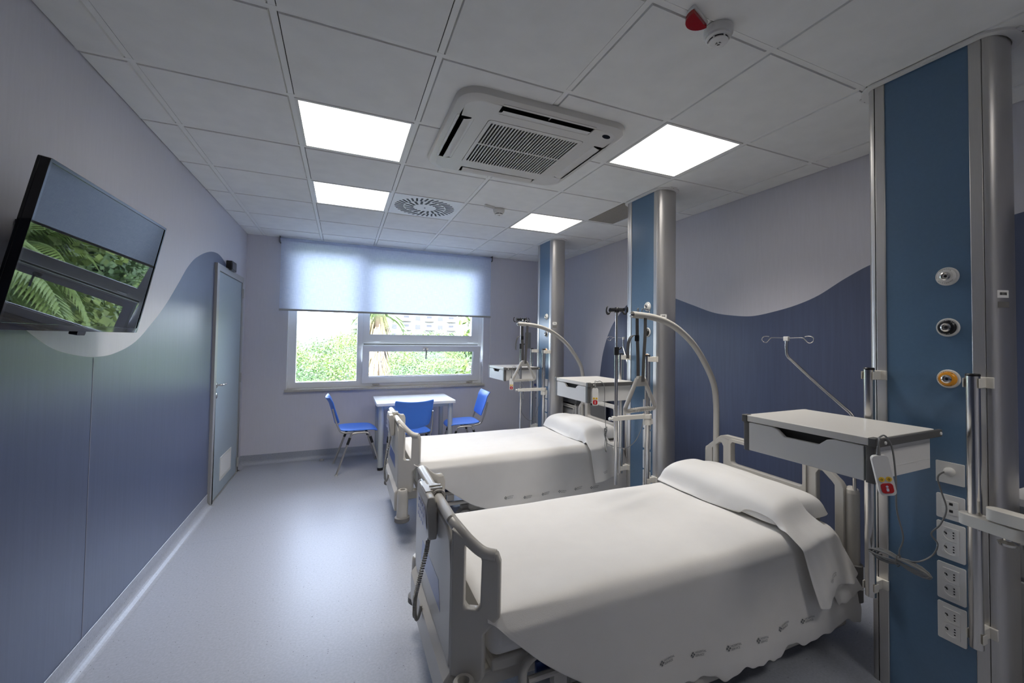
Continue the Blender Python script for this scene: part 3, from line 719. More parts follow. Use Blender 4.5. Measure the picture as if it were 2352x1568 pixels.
# stainless rails clipped to both edges of each column
def rail(label, y, yc):
    t = thing('equipment_rail', label, 'rail', (2.36, y, .39), 0, 'steel rails on the columns')
    mb = MB(); mb.cyl((2.36, y, .39), (2.36, y, 1.366), .02, n=28); tb = build(mb, 'tube', 'steel', t)
    mb = MB(); mb.lathe([(0, .003), (.018, .003), (.0205, 0), (.0205, -.006)], (2.36, y, 1.366), (0, 0, 1), 24); build(mb, 'end_cap', 'black', tb)
    for z in (1.335, .43):
        mb = MB(); mb.box((2.374, y-.012, z-.019), (2.437, y+.012, z+.019)); mb.box((2.425, y-.032, z-.02), (2.4355, y+.032, z+.02)); mb.box((2.345, y-.0235, z-.017), (2.376, y-.0205, z+.017)); mb.box((2.345, y+.0205, z-.017), (2.376, y+.0235, z+.017))
        build(mb, 'bracket', 'cream_pl', t, bevel=.002)
    return t
names = ('nearest column', 'middle column', 'far column')
r0 = None
for yc, nm in zip(YC, names):
    for s, sd in ((1, 'window-side'), (-1, 'camera-side')):
        lb = 'vertical stainless steel rail on the %s edge of the %s' % (sd, nm)
        if r0 is None: r0 = rail(lb, yc+.167*s, yc)
        else: dup(r0, (2.36, yc+.167*s, .39), None, lb)

# ------------------------------------------------------------------ bedside trays with drawer
def make_tray(label):
    # local: origin at tray centre on plan, z=0 floor; front faces -x
    t = thing('bedside_tray', label, 'bedside tray', (2.095, -1.25, 0), R(1.5), 'drawer trays on the column rails')
    x0, x1, y0, y1, zt = -.215, .205, -.245, .245, 1.155
    mb = MB(); mb.prism(rrect(x0, y0, x1, y1, .012, 3), lambda u, v, q: V((u, v, q)), zt-.026, zt); build(mb, 'tray_top', 'tray', t, local=True, bevel=.003)
    zb = 1.008
    mb = MB(); mb.box((x0+.02, y0+.012, zb), (x1-.01, y0+.022, zt-.027)); mb.box((x0+.02, y1-.022, zb), (x1-.01, y1-.012, zt-.027)); mb.box((x1-.02, y0+.02, zb), (x1-.01, y1-.02, zt-.027)); mb.box((x0+.02, y0+.02, zb), (x1-.02, y1-.02, zb+.006))
    for z in (zb+.035, zb+.095): mb.box((x0+.04, y0+.0112, z), (x1-.012, y0+.012, z+.002))
    build(mb, 'carcass', 'tray_fr', t, local=True, bevel=.0015)
    hw = .095; zf = zt-.030
    fr = [(y0+.03, zb-.002), (y1-.012, zb-.002), (y1-.012, zf), (hw+.022, zf), (hw, zf-.006), (hw-.03, zf-.030), (-hw+.03, zf-.030), (-hw, zf-.006), (-hw-.022, zf), (y0+.03, zf)]
    mb = MB(); mb.prism(fr, lambda u, v, q: V((q, u, v)), x0+.003, x0+.02); dr = build(mb, 'drawer_front', 'tray_fr', t, local=True, bevel=.0025)
    mb = MB(); mb.box((x0+.03, y0+.03, zb+.01), (x0+.034, y1-.03, zf-.002)); build(mb, 'drawer_dark_backing', 'dark', dr, local=True, smooth=False)  # thin dark sheet behind the grip notch, not a full box
    for y in (y0+.012, y1-.010):
        mb = MB(); s = .014; mb.prism(rrect(x0+.002, y-s, x0+.03, y+s, .004, 3), lambda u, v, q: V((u, v, q)), zb-.004, zt-.028); build(mb, 'corner_post', 'tray_grey', t, local=True)
    for s in (-1, 1):
        yy = y0-.004 if s < 0 else y1+.004
        mb = MB(); mb.box((x0+.002, yy-.007, zt-.029), (x1+.028, yy+.007, zt-.002)); mb.box((x0-.003, min(yy, yy-s*.014)-.006, zt-.030), (x0+.03, max(yy, yy-s*.014)+.006, zt+.0015))
        rl = build(mb, 'side_bar', 'tray_grey', t, local=True, bevel=.003)
        for x in (x0+.05, x1+.014):
            mb = MB(); mb.lathe([(0, .004), (.005, .003), (.0065, 0)], (x, yy+s*.007, zt-.016), (0, s, 0), 14); build(mb, 'bar_knob', 'white_pl', rl, local=True)
    mb = MB(); mb.box((x1-.01, .035, zb+.02), (x1+.033, .075, zb+.10)); build(mb, 'mounting_clamp', 'cream_pl', t, local=True, bevel=.004)
    return t
tr = make_tray('cream tray with white drawer mounted on the nearest column')
dup(tr, (2.135, .63, 0), R(1.5), 'cream tray with white drawer behind the farther bed, on the middle column')
dup(tr, (2.115, 2.37, 0), R(1.5), 'white drawer tray on the far column beside the window')

# ------------------------------------------------------------------ nurse-call handsets
def make_handset(label, loc, rz, tiltx, cabs):
    t = thing('nurse_call_handset', label, 'handset', loc, 0, 'call handsets with red button')
    T = Matrix.Rotation(rz, 4, 'Z') @ Matrix.Rotation(tiltx, 4, 'Y')
    mb = MB()
    mb.prism(rrect(-.0225, -.128, .0225, 0, .012, 5), lambda u, v, q: T @ V((u, -q, v)), -.009, .009); build(mb, 'body', 'white_pl', t, local=True, bevel=.004, seg=3)
    mb = MB(); mb.prism(rrect(-.0165, -.120, .0165, -.088, .009, 4), lambda u, v, q: T @ V((u, -q, v)), .009, .0112); rb = build(mb, 'call_button', 'red', t, local=True, bevel=.001)
    mb = MB(); pf = lambda u, v, q: T @ V((u, -q, v))
    mb.prism([(.0036*cos(2*pi*i/14), -.0985+.0036*sin(2*pi*i/14)) for i in range(14)], pf, .0112, .0117); mb.prism(rrect(-.0034, -.1135, .0034, -.1035, .002, 3), pf, .0112, .0117); build(mb, 'person_symbol', 'lbl', rb, local=True, smooth=False)
    for s in (-1, 1):
        mb = MB(); mb.prism([(s*.0095+.0082*cos(2*pi*i/18), -.0755+.0078*sin(2*pi*i/18)) for i in range(18)], pf, .009, .0108); yb = build(mb, 'light_button', 'yellow', t, local=True)
        mb = MB(); mb.prism([[(s*.0095+.0032*cos(2*pi*i/12), -.0755+.0032*sin(2*pi*i/12)) for i in range(12)], [(s*.0095+.0021*cos(2*pi*i/12), -.0755+.0021*sin(2*pi*i/12)) for i in range(12)]], pf, .0108, .0112); build(mb, 'lamp_symbol', 'ink_blk', yb, local=True, smooth=False)
    mb = MB(); mb.cyl((0, 0, 0), (0, 0, .028), .0065, .004, n=12); build(mb, 'strain_relief', 'cable', t, local=True)
    L_ = V(loc)
    for nm, pts, r in cabs:
        mb = MB(); mb.tube(pts, r, 7); build(mb, nm, 'cable', t)
    return t
# handset 1: cable over the tray bar, down to a tied coil, on to the wall plate of the near column
hx, hy, hz = 1.872, -1.522, 1.108
coil = []
for i in range(113):
    a = 2*pi*i/16; lp = i//16; e = cos(a)
    yy = -1.372 + .100*e*(1-.05*lp*(lp % 2)) ; lobe = abs(e)**.6
    coil.append((2.300+.004*(lp-3)+.006*sin(a*2+lp), yy, .618 + (.012+.0035*lp)*sin(a)*(.35+.65*lobe) - (.012 if e < 0 else .004)*lobe**2 - .002*lp))
c1 = smooth_path([(hx, hy, hz+.025), (hx, hy-.002, hz+.048), (hx+.02, -1.515, 1.162), (hx+.055, -1.515, 1.164), (hx+.085, -1.520, 1.12), (hx+.10, -1.522, 1.02), (hx+.15, -1.50, .90), (2.19, -1.44, .75), (2.28, -1.385, .66), (2.305, -1.375, .622)], 6)
c2 = smooth_path([(2.305, -1.38, .62), (2.31, -1.43, .632), (2.36, -1.455, .66), (2.385, -1.46, .70), (2.375, -1.445, .735), (2.385, -1.47, .78), (2.40, -1.482, .84), (2.395, -1.47, .90), (2.385, -1.463, .955), (2.40, -1.474, .978), (2.425, -1.482, .979)], 6)
h1 = make_handset('white nurse-call handset with red button hanging from the nearest tray', (hx, hy, hz), R(-46), R(-11), [('cable', c1, .0028), ('cable', c2, .003), ('cable_coil', coil, .0034)])
mb = MB(); mb.tube([(2.300+.020*cos(a), -1.372, .612+.024*sin(a)) for a in [2*pi*i/12 for i in range(12)]], .0015, 5, closed=True); build(mb, 'cable_tie', 'sticker2', h1)
mb = MB(); mb.lathe([(0, 0), (.016, 0), (.017, -.012), (.012, -.026), (.006, -.032), (0, -.033)], (XF-.007, -1.482, .979), (1, 0, 0), 20); build(mb, 'plug', 'white_pl', h1)
def bundle(cx, cy, cz, s=1.0, n=70):
    out = []
    for i in range(n):
        a = 2*pi*i/12; k = i/n
        out.append((cx+.020*s*cos(a)*(1-.2*sin(i)), cy+.03*s*cos(a+.4)*(1+.2*cos(i*1.3)), cz+(.085*s)*sin(a*.5+.3)*(.9+.1*sin(i*2.1))))
    return out
# handset 2 (middle tray): loose bundle hangs straight down
hx, hy, hz = 1.978, .352, 1.118
c1 = smooth_path([(hx, hy, hz+.025), (hx+.005, hy+.012, hz+.05), (hx+.03, .375, 1.163), (hx+.06, .372, 1.164), (hx+.085, .360, 1.12), (hx+.09, .360, .95), (hx+.105, .362, .80)], 6)
c2 = smooth_path([(hx+.11, .365, .70), (2.17, .36, .665), (2.26, .345, .655), (2.33, .335, .70), (2.38, .33, .78), (2.40, .32, .88), (2.405, .32, .93), (2.425, .325, .97)], 6)
make_handset('white call handset with red button on the middle tray, above the farther bed', (hx, hy, hz), R(-32), 0, [('cable', c1, .0026), ('cable', c2, .0026), ('cable_coil', bundle(hx+.105, .365, .735, 1.15), .0031)])
hx, hy, hz = 1.99, 2.094, 1.035
c1 = smooth_path([(hx, hy, hz+.025), (hx+.003, hy, hz+.09), (hx+.02, 2.108, 1.162), (hx+.05, 2.112, 1.163), (hx+.09, 2.098, 1.08), (hx+.14, 2.085, .97), (hx+.16, 2.08, .90)], 6)
c2 = smooth_path([(hx+.13, 2.07, .80), (hx+.11, 2.05, .66), (2.20, 2.06, .56), (2.28, 2.08, .60), (2.36, 2.11, .80), (2.42, 2.13, .95)], 6)
make_handset('white call handset with red button on the tray nearest the window', (hx, hy, hz), R(-20), 0, [('cable', c1, .0026), ('cable', c2, .0026), ('cable_coil', bundle(hx+.135, 2.08, .86, .9, 40), .002)])

# ------------------------------------------------------------------ drip poles on swivel arms
def drip(label, yc):
    # local origin on the camera-side rail axis, z=0 floor
    t = thing('drip_pole', label, 'drip pole', (2.36, yc, 0), 0, 'drip poles on the column rails')
    px = -.283
    mb = MB(); mb.box((px-.03, -.013, .893), (.0, .013, .925)); mb.cyl((0, 0, .893), (0, 0, .925), .034, n=24)
    mb.cyl((0, 0, .845), (0, 0, .892), .031, n=24); mb.box((-.01, -.024, .850), (.034, .024, .890)); build(mb, 'swivel_arm', 'cream_pl', t, local=True, bevel=.002)
    mb = MB(); mb.lathe([(0, -.022), (.012, -.022), (.015, -.014), (.006, -.008), (.006, 0)], (.012, 0, .845), (0, 0, 1), 16); mb.lathe([(0, -.032), (.011, -.03), (.013, -.02), (.005, -.012), (.005, 0)], (px-.028, 0, .909), (1, 0, 0), 16); build(mb, 'clamp_knob', 'white_pl', t, local=True)
    mb = MB(); mb.cyl((px, 0, .435), (px, 0, 1.40), .0125, n=20); mb.cyl((px, 0, 1.40), (px, 0, 1.70), .0095, n=18); build(mb, 'pole', 'steel', t, local=True)
    mb = MB(); mb.cyl((px, 0, 1.368), (px, 0, 1.425), .0185, n=18); mb.tube(smooth_path([(px, 0, 1.41), (px+.02, -.01, 1.412), (px+.035, -.014, 1.425)], 3), .006, 8); build(mb, 'height_clamp', 'black', t, local=True)
    mb = MB(); mb.lathe([(0, .016), (.014, .014), (.02, .004), (.02, -.02), (.013, -.024), (0, -.024)], (px, 0, 1.70), (0, 0, 1), 18)
    head = None
    for k in range(4):
        a = R(12) + k*pi/2; c, s_ = cos(a), sin(a)
        mb.tube([(px+c*.012, s_*.012, 1.698), (px+c*.07, s_*.07, 1.695)], .0125, 8)
    head = build(mb, 'hook_hub', 'black', t, local=True)
    for k in range(4):
        a = R(12) + k*pi/2; c, s_ = cos(a), sin(a)
        prof = [(.062, -.004), (.072, -.026), (.092, -.030), (.104, -.014), (.103, .008), (.094, .018)]
        mb = MB(); mb.tube(smooth_path([(px+c*r, s_*r, 1.698+h) for r, h in prof], 4), .0042, 8); build(mb, 'hook', 'black', head, local=True)
    return t
p0 = drip('drip pole with black hooks on the middle column rail', YC[1]-.167)
dup(p0, (2.36, YC[2]-.167, 0), None, 'drip pole with black hooks on the far column rail')

t = thing('swivel_arm', 'cream swivel arm clamped to the camera-side rail of the nearest column', 'swivel arm', (2.36, YC[0]-.167, .84))
yr = YC[0]-.167
def pill(mb, a, b, r, z0, z1):
    a = V(a); b = V(b); d = (b-a); an = math.atan2(d.y, d.x)
    pl = [(a.x+r*cos(an+pi/2+pi*i/12), a.y+r*sin(an+pi/2+pi*i/12)) for i in range(13)] + [(b.x+r*cos(an-pi/2+pi*i/12), b.y+r*sin(an-pi/2+pi*i/12)) for i in range(13)]
    mb.prism(pl, lambda u, v, q: V((u, v, q)), z0, z1)
mb = MB(); pill(mb, (2.355, yr+.012, 0), (2.335, yr-.115, 0), .028, .822, .862); build(mb, 'clamp', 'cream_pl', t, bevel=.003)
mb = MB(); pill(mb, (2.335, yr-.045-.02, 0), (2.30, yr-.62, 0), .026, .868, .908); build(mb, 'arm', 'cream_pl', t, bevel=.003)
mb = MB(); mb.lathe([(0, -.028), (.022, -.027), (.026, -.018), (.012, -.01), (.012, .05)], (2.337, yr-.09, .822), (0, 0, 1), 20); build(mb, 'pivot_knob', 'steel', t)

# ------------------------------------------------------------------ beds
HW = .44
def make_bed(label, loc):
    t = thing('hospital_bed', label, 'bed', loc, 0, 'hospital beds')
    B = lambda mb, n, m='bed_grey', p=t, **k: build(mb, n, m, p, local=True, **k)
    # --- footboard: outer panel with two set-back wings, each with a grip opening
    def board(name, x0, d, parent=t):
        """x0: outer face of the centre panel; d=+1 wings go towards +x"""
        yz = lambda x: (lambda u, v, q: V((x + d*q, u, v)))
        mb = MB()
        mb.prism([(-.335, .372), (.335, .372), (.355, .42), (.36, .70), (.335, .79), (.27, .815), (-.27, .815), (-.335, .79), (-.36, .70), (-.355, .42)], yz(x0), .004, .034)
        o = build(mb, name, 'bed_grey', parent, local=True, bevel=.010, seg=3)
        # wing: plate from panel edge back to corner
        for s in (-1, 1):
            P0, P1 = V((x0 + d*.010, s*.350, 0)), V((x0 + d*.152, s*.437, 0))
            e = (P1-P0).normalized(); nrm = V((-e.y, e.x, 0)); L = (P1-P0).length
            outer = [(0, .365), (L*.62, .350), (L*.70, .37), (L*.70, .505), (L, .565), (L, .742), (L*.94, .770), (L*.66, .775), (L*.36, .806), (0, .842)]
            hole = [(L*.27, .600), (L*.34, .583), (L*.52, .583), (L*.60, .600), (L*.62, .742), (L*.60, .752), (L*.35, .785), (L*.27, .79)]
            mb = MB(); mb.prism([outer, hole], lambda u, v, q: P0 + e*u + nrm*q + V((0, 0, v)), -.016, .016)
            build(mb, 'wing', 'bed_grey', o, local=True, bevel=.008, seg=3)
        # top grip bar
        pts = []
        for s in (-1, 1):
            q = [(x0+d*.135, s*.430, .760), (x0+d*.098, s*.408, .768), (x0+d*.062, s*.382, .797), (x0+d*.034, s*.352, .828), (x0+d*.020, s*.31, .842), (x0+d*.016, s*.25, .846)]
            pts += q if s < 0 else q[::-1]
        mb = MB(); mb.tube(smooth_path(pts, 5), .019, 14); build(mb, 'grip_bar', 'bed_grey', o, local=True)
        return o
    fb = board('footboard', 0, 1)
    mb = MB(); mb.prism([(-.205, .478), (.205, .478), (.17, .575), (-.17, .575)], lambda u, v, q: V((.0042 - q, u, v)), -.001, .0008); B(mb, 'blue_label', 'blue_lbl', fb, smooth=False)
    # --- headboard frame with openings
    xh = 1.985
    outer = [(-.44, .38), (.44, .38), (.44, .745), (.425, .768), (.33, .845), (.29, .858), (-.29, .858), (-.33, .845), (-.425, .768), (-.44, .745)]
    cut = lambda pts: [(p[0], p[1]) for p in pts]
    holes = [rrect(-.235, .685, .235, .825, .02, 4)]
    for s in (-1, 1):
        h = [(.395, .48), (.395, .745), (.385, .757), (.335, .80), (.315, .80), (.305, .785), (.305, .48)]
        holes.append([(s*a, b) for a, b in h])
    mb = MB(); mb.prism([outer] + holes, lambda u, v, q: V((xh + q, u, v)), 0, .034); hb = B(mb, 'headboard', bevel=.009, seg=3)
    mb = MB(); mb.prism([rrect(-.255, .46, .255, .845, .03, 4), rrect(-.235, .685, .235, .825, .02, 4)], lambda u, v, q: V((xh + q, u, v)), -.010, .004); B(mb, 'inset_panel', p=hb, bevel=.006)
    for s in (-1, 1):
        mb = MB(); mb.cyl((xh+.045, s*.452, .30), (xh+.045, s*.452, .72), .034, n=20); mb.lathe([(.034, 0), (.03, .018), (.015, .03), (0, .033)], (xh+.045, s*.452, .72), (0, 0, 1), 20); B(mb, 'corner_post', p=hb)
    # --- chassis
    mb = MB(); mb.prism([(-.015, .215), (.085, .215), (.085, .392), (.030, .400), (-.015, .345)], lambda u, v, q: V((u, q, v)), -.365, .365); B(mb, 'foot_beam', bevel=.008)
    mb = MB(); mb.box((1.93, -.40, .26), (2.05, .40, .36)); B(mb, 'head_beam', bevel=.01)
    for s in (-1, 1):
        for x in (.035, 2.02):
            mb = MB(); mb.lathe([(.018, -.03), (.019, .0), (.030, 0), (.034, -.006), (.036, -.03), (.040, -.20), (0, -.20)], (x, s*.425, .385), (0, 0, 1), 24); bp = B(mb, 'bumper_cup')
            mb = MB(); mb.lathe([(0, .02), (.042, .02), (.052, .014), (.052, -.012), (.046, -.018), (0, -.018)], (x, s*.425, .178), (0, 0, 1), 24); B(mb, 'bumper_disc', 'rubber', bp)
            mb = MB(); mb.tube([(x+.03 if x < 1 else x-.03, s*.30, .32), (x, s*.42, .32)], .03, 10); B(mb, 'bumper_arm', p=bp)
    mb = MB()
    for s in (-1, 1): mb.box((.06, s*.33-.03, .285), (1.99, s*.33+.03, .345))
    for x in (.45, 1.0, 1.5): mb.box((x-.03, -.33, .29), (x+.03, .33, .34))
    B(mb, 'lying_frame', 'bed_frame', bevel=.006)
    mb = MB(); mb.box((.14, -.395, .352), (1.93, .395, .395)); B(mb, 'mattress_base', 'bed_frame', bevel=.008)
    for s in (-1, 1):
        mb = MB(); mb.box((.30, min(s*.392, s*.405), .30), (1.86, max(s*.392, s*.405), .348)); B(mb, 'blue_strip', 'navy')
    mb = MB(); mb.box((.55, -.33, .13), (1.90, .33, .21)); mb.box((.80, -.462, .082), (1.97, -.31, .165)); mb.box((.80, .31, .082), (1.97, .462, .165)); mb.box((.5, -.30, .10), (1.95, -.24, .16)); mb.box((.5, .24, .10), (1.95, .30, .16)); B(mb, 'base_frame', 'bed_frame', bevel=.012)
    mb = MB()
    for x in (.75, 1.65): mb.cyl((x, -.2, .2), (x+.1, -.2, .31), .03, n=12); mb.cyl((x, .2, .2), (x+.1, .2, .31), .03, n=12)
    B(mb, 'lift_column', 'rubber')
    for x in (.52, 1.90):
        for s in (-1, 1):
            mb = MB(); y = s*.31
            for dy in (-.018, .018): mb.lathe([(0, -.011), (.058, -.011), (.064, -.006), (.064, .006), (.058, .011), (0, .011)], (x, y+dy, .064), (0, 1, 0), 24)
            cs = B(mb, 'castor', 'rubber')
            mb = MB(); mb.prism(arc(x, .066, .07, 0, pi, 12) + [(x-.07, .06), (x+.07, .06)][:0], lambda u, v, q: V((u, q, v)), y-.033, y+.033); B(mb, 'castor_cover', 'bed_grey', cs)
    # --- lowered side rails
    for s in (-1, 1):
        for xa, xb in ((.24, .98), (1.10, 1.80)):
            mb = MB(); y = s*.424
            pts = rrect(xa, .235, xb, .395, .06, 6)
            mb.tube([(p[0], y, p[1]) for p in pts], .015, 10, closed=True); mb.tube([(xa+.02, y, .315), (xb-.02, y, .315)], .012, 8)
            sr = B(mb, 'side_rail')
            mb = MB(); mb.box((xa+.12, min(y, s*.39), .255), (xa+.17, max(y, s*.39), .30)); mb.box((xb-.17, min(y, s*.39), .255), (xb-.12, max(y, s*.39), .30)); B(mb, 'rail_bracket', 'bed_frame', sr)
    return t
BED1, BED2 = V((.60, -.569, 0)), V((.64, 1.263, 0))
b1 = make_bed('grey hospital bed closest to the camera', BED1)
b2 = dup(b1, BED2, 0, 'grey hospital bed behind the nearest one, in front of the window table')

def make_mattress(label, loc):
    def f(u, v):
        pass
    mb = MB(); mb.box((.125, -.41, .397), (1.955, .41, .556))
    o = build(mb, 'mattress', 'linen2', None, bevel=.045, seg=5); o.location = loc
    return tag(o, label, 'mattress', 'bed mattresses')
make_mattress('white mattress under the sheet of the nearest bed', BED1)
make_mattress('white mattress under the sheet of the farther bed', BED2)

nz = random.Random(11)
def ripple(x, y, seed=0):
    return (sin(x*7.1+seed)*sin(y*5.3+seed*2) + .6*sin(x*15.7+y*4.2+seed) + .4*sin(x*4.1-y*17+seed*.7))
# near-side drape of the sheet: hem starts at the foot corner and slants to full length
HEM = [(.112, .015), (.20, .085), (.30, .175), (.42, .27), (.55, .36), (.72, .42), (.95, .445), (1.25, .45), (1.45, .45), (1.60, .46), (1.70, .44), (1.80, .44), (1.90, .455), (2.02, .46)]
def sheet_side(x, sdist, seed):
    """point on the near drape, sdist below the mattress shoulder"""
    q = sdist
    fall = min(1, q/.40)
    foldw = sin(x*5.2+seed+.8) * .012 + sin(x*11.5+seed*1.7) * .007 + max(0, (x-1.55)) * .05
    yy = -.424 - .034*min(1, q/.05) - fall*(.022 + max(-.018, foldw*1.5)) - .006*(1+sin(q*9+x*3))*fall
    zz = .5665 - q*.985
    xx = x + max(0, x-1.45)**1.3*.35*fall - .05*max(0, .5-x)*fall
    return V((xx, yy, zz))
def make_sheet(label, loc, seed):
    t = thing('bed_sheet', label, 'bed sheet', loc, 0, 'white bed sheets')
    NX, NV = 110, 54
    def f(u, v):
        x = .108 + u*(1.90-.108)
        if v < .12:                       # far side drape
            q = (1-v/.12)*.22*min(1, max(0, (x-.11)/.35)+.1)
            return V((x, .428+.012*min(1, q/.05)+.01*sin(x*6+seed)*q*4, .566-q))
        if v < .58:
            w = (v-.12)/.46; y = .424 - .848*w
            edge = min(1, (1-abs(2*w-1))/.07)
            z = .5645 + .0055*edge + .0026*ripple(x, y, seed)*edge
            # pressed fold lines along the bed and soft creases at the foot
            for yc in (-.405, .12, .14): z += .0028*math.exp(-((y-yc)/.009)**2)
            if x < .45: z += .004*sin(x*38+y*3)*math.exp(-((y+.10)/.16)**2)*max(0, 1-x/.45)
            return V((x, y, z - .02*max(0, 1-(x-.108)/.03)))
        w = (v-.58)/.42; q = w*interp(HEM, x)
        if x > .9: q += w**6*(.010*sin(x*41+seed)+.012*sin(x*23+1.3+seed)+.006*sin(x*93))
        return sheet_side(x, q, seed)
    mb = MB(); mb.grid(f, NX, NV)
    build(mb, 'sheet', 'linen', t, local=True, solid=.003, subsurf=1, fix=False, angle=180)
    # printed marks along the hem
    for k, x in enumerate((.80, .955, 1.12, 1.275, 1.425, 1.565)):
        mb = MB()
        q0 = interp(HEM, x) - .105
        sk = (.15, -.06, .1, -.2, .25, .05)[k]
        def T(p):
            u_, v_ = p.x*cos(sk*.6)-p.y*sin(sk*.6), p.x*sin(sk*.6)+p.y*cos(sk*.6)
            return sheet_side(x + u_, q0 - v_, seed) + V((0, -.0045, 0))
        text_mb(mb, 'HOSPITAL', .0115, lambda p: T(V((p.x+.012, p.y+.0055, 0))), align='LEFT')
        text_mb(mb, 'SERVICE', .0115, lambda p: T(V((p.x+.012, p.y-.0065, 0))), align='LEFT')
        for dx, dy in ((0, .007), (0, -.007), (.007, 0), (-.007, 0)):
            mb.add([T(V((dx+a, dy+b, 0))) for a, b in ((.0048, 0), (0, .0048), (-.0048, 0), (0, -.0048))], [(0, 1, 2, 3)])
        build(mb, 'printed_mark', 'ink', t, local=True, smooth=False, fix=False)
    return t
make_sheet('white sheet with printed hem covering the nearest bed', BED1, 0.0)
make_sheet('white sheet with printed hem covering the farther bed', BED2, 2.1)

def pill_h(x, y):
    a = (x-1.765)/.205; b = y/.415
    if abs(a) >= 1 or abs(b) >= 1: return 0
    return (1-abs(a)**4)**.5*(1-abs(b)**8)**.4
def make_pillow(label, loc):
    def f(u, v):
        a = 2*u-1; b = 2*v-1
        x = 1.765 + .205*a*(1-.07*abs(b)**6)*(1-.03*(1-b*b)); y = .405*b*(1-.06*abs(a)**6)*(1-.02*(1-a*a))
        h = (1-abs(a)**4)**.5*(1-abs(b)**8)**.4
        return x, y, h
    mb = MB(); n = 36
    top = lambda u, v: (lambda p: V((p[0], p[1], .600 + .105*p[2] + .002*ripple(p[0]*2, p[1]*2))))(f(u, v))
    bot = lambda u, v: (lambda p: V((p[0], p[1], .600 - .022*p[2])))(f(u, v))
    mb.grid(top, n, n); mb.grid(bot, n, n)
    o = build(mb, 'pillow', 'linen2', None, subsurf=1, angle=180); o.location = loc
    return tag(o, label, 'pillow', 'bed pillows')
make_pillow('white pillow at the head of the nearest bed', BED1)
make_pillow('white pillow at the head of the farther bed', BED2)

def make_cover(label, loc, seed, style):
    t = thing('folded_sheet', label, 'folded sheet', loc, 0, 'folded sheets over the pillows')
    def f(u, v):
        # v: 0 far edge .. 1 hem hanging on the near side; u: front edge .. back edge
        if v < .6:
            w = v/.6; y = .425 - .835*w
            x = 1.548 + .215*u + .03*(u-.5)*sin(y*5+seed)
            hp = pill_h(x, y)
            z = .597 + .117*hp**.75 if hp > .02 else .588
            z = max(z, .582 + .06*min(1, max(0, (x-1.548)/.05)))
            z += .0025*ripple(x*2, y*2, seed)
            if u < .04: z -= .012
            edge = max(0, (w-.93)/.07)
            return V((x, y, z - .03*edge*edge))
        w = (v-.6)/.4
        if style == 0:
            x = 1.548 + .215*u + w*(.075 + .075*u) ; q = w*(.315 - .075*u + .02*sin(u*9))
            y = -.422 - .078*min(1, w*5) - .050*w + .008*sin(u*11+w*3)*w + .003*sin(u*29)*w
            z = .632 - .025*(1-u) - q
        else:
            x = 1.548 + .215*u + w*(.05+.02*u); q = w*(.345-.02*u)
            y = -.422 - .076*min(1, w*5) - .03*w + .010*sin(u*8+w*2)*w
            z = .632 - .025*(1-u) - q
        return V((x, y, z))
    mb = MB(); mb.grid(f, 22, 64)
    build(mb, 'fabric', 'linen2', t, local=True, solid=.003, subsurf=1, fix=False, angle=180)
    if style == 0:      # a second, lower layer of the fold
        def g(u, v):
            x = 1.66 + .17*u + v*(.14+.02*u); y = -.480 - .044*v + .005*sin(u*11)*v
            return V((x, y, .53 - .285*v + .04*u*v + .008*sin(u*17)*v))
        mb = MB(); mb.grid(g, 14, 20); build(mb, 'under_layer', 'linen2', t, local=True, solid=.003, subsurf=1, fix=False, angle=180)
    mb = MB()
    T = lambda p: f(.45 + p.x*4.4, .6+.4*.80 - p.y*1.3) + V((0, -.005, 0))
    text_mb(mb, 'HOSPITAL', .0095, lambda p: T(V((p.x, p.y+.005, 0)))); text_mb(mb, 'SERVICE', .0095, lambda p: T(V((p.x, p.y-.005, 0))))
    build(mb, 'printed_mark', 'ink', t, local=True, smooth=False, fix=False)
    return t
make_cover('white sheet folded over the pillow of the nearest bed, draping down its side', BED1, 0., 0)
make_cover('white sheet folded over the pillow of the farther bed, hanging straight down its side', BED2, 1.3, 1)

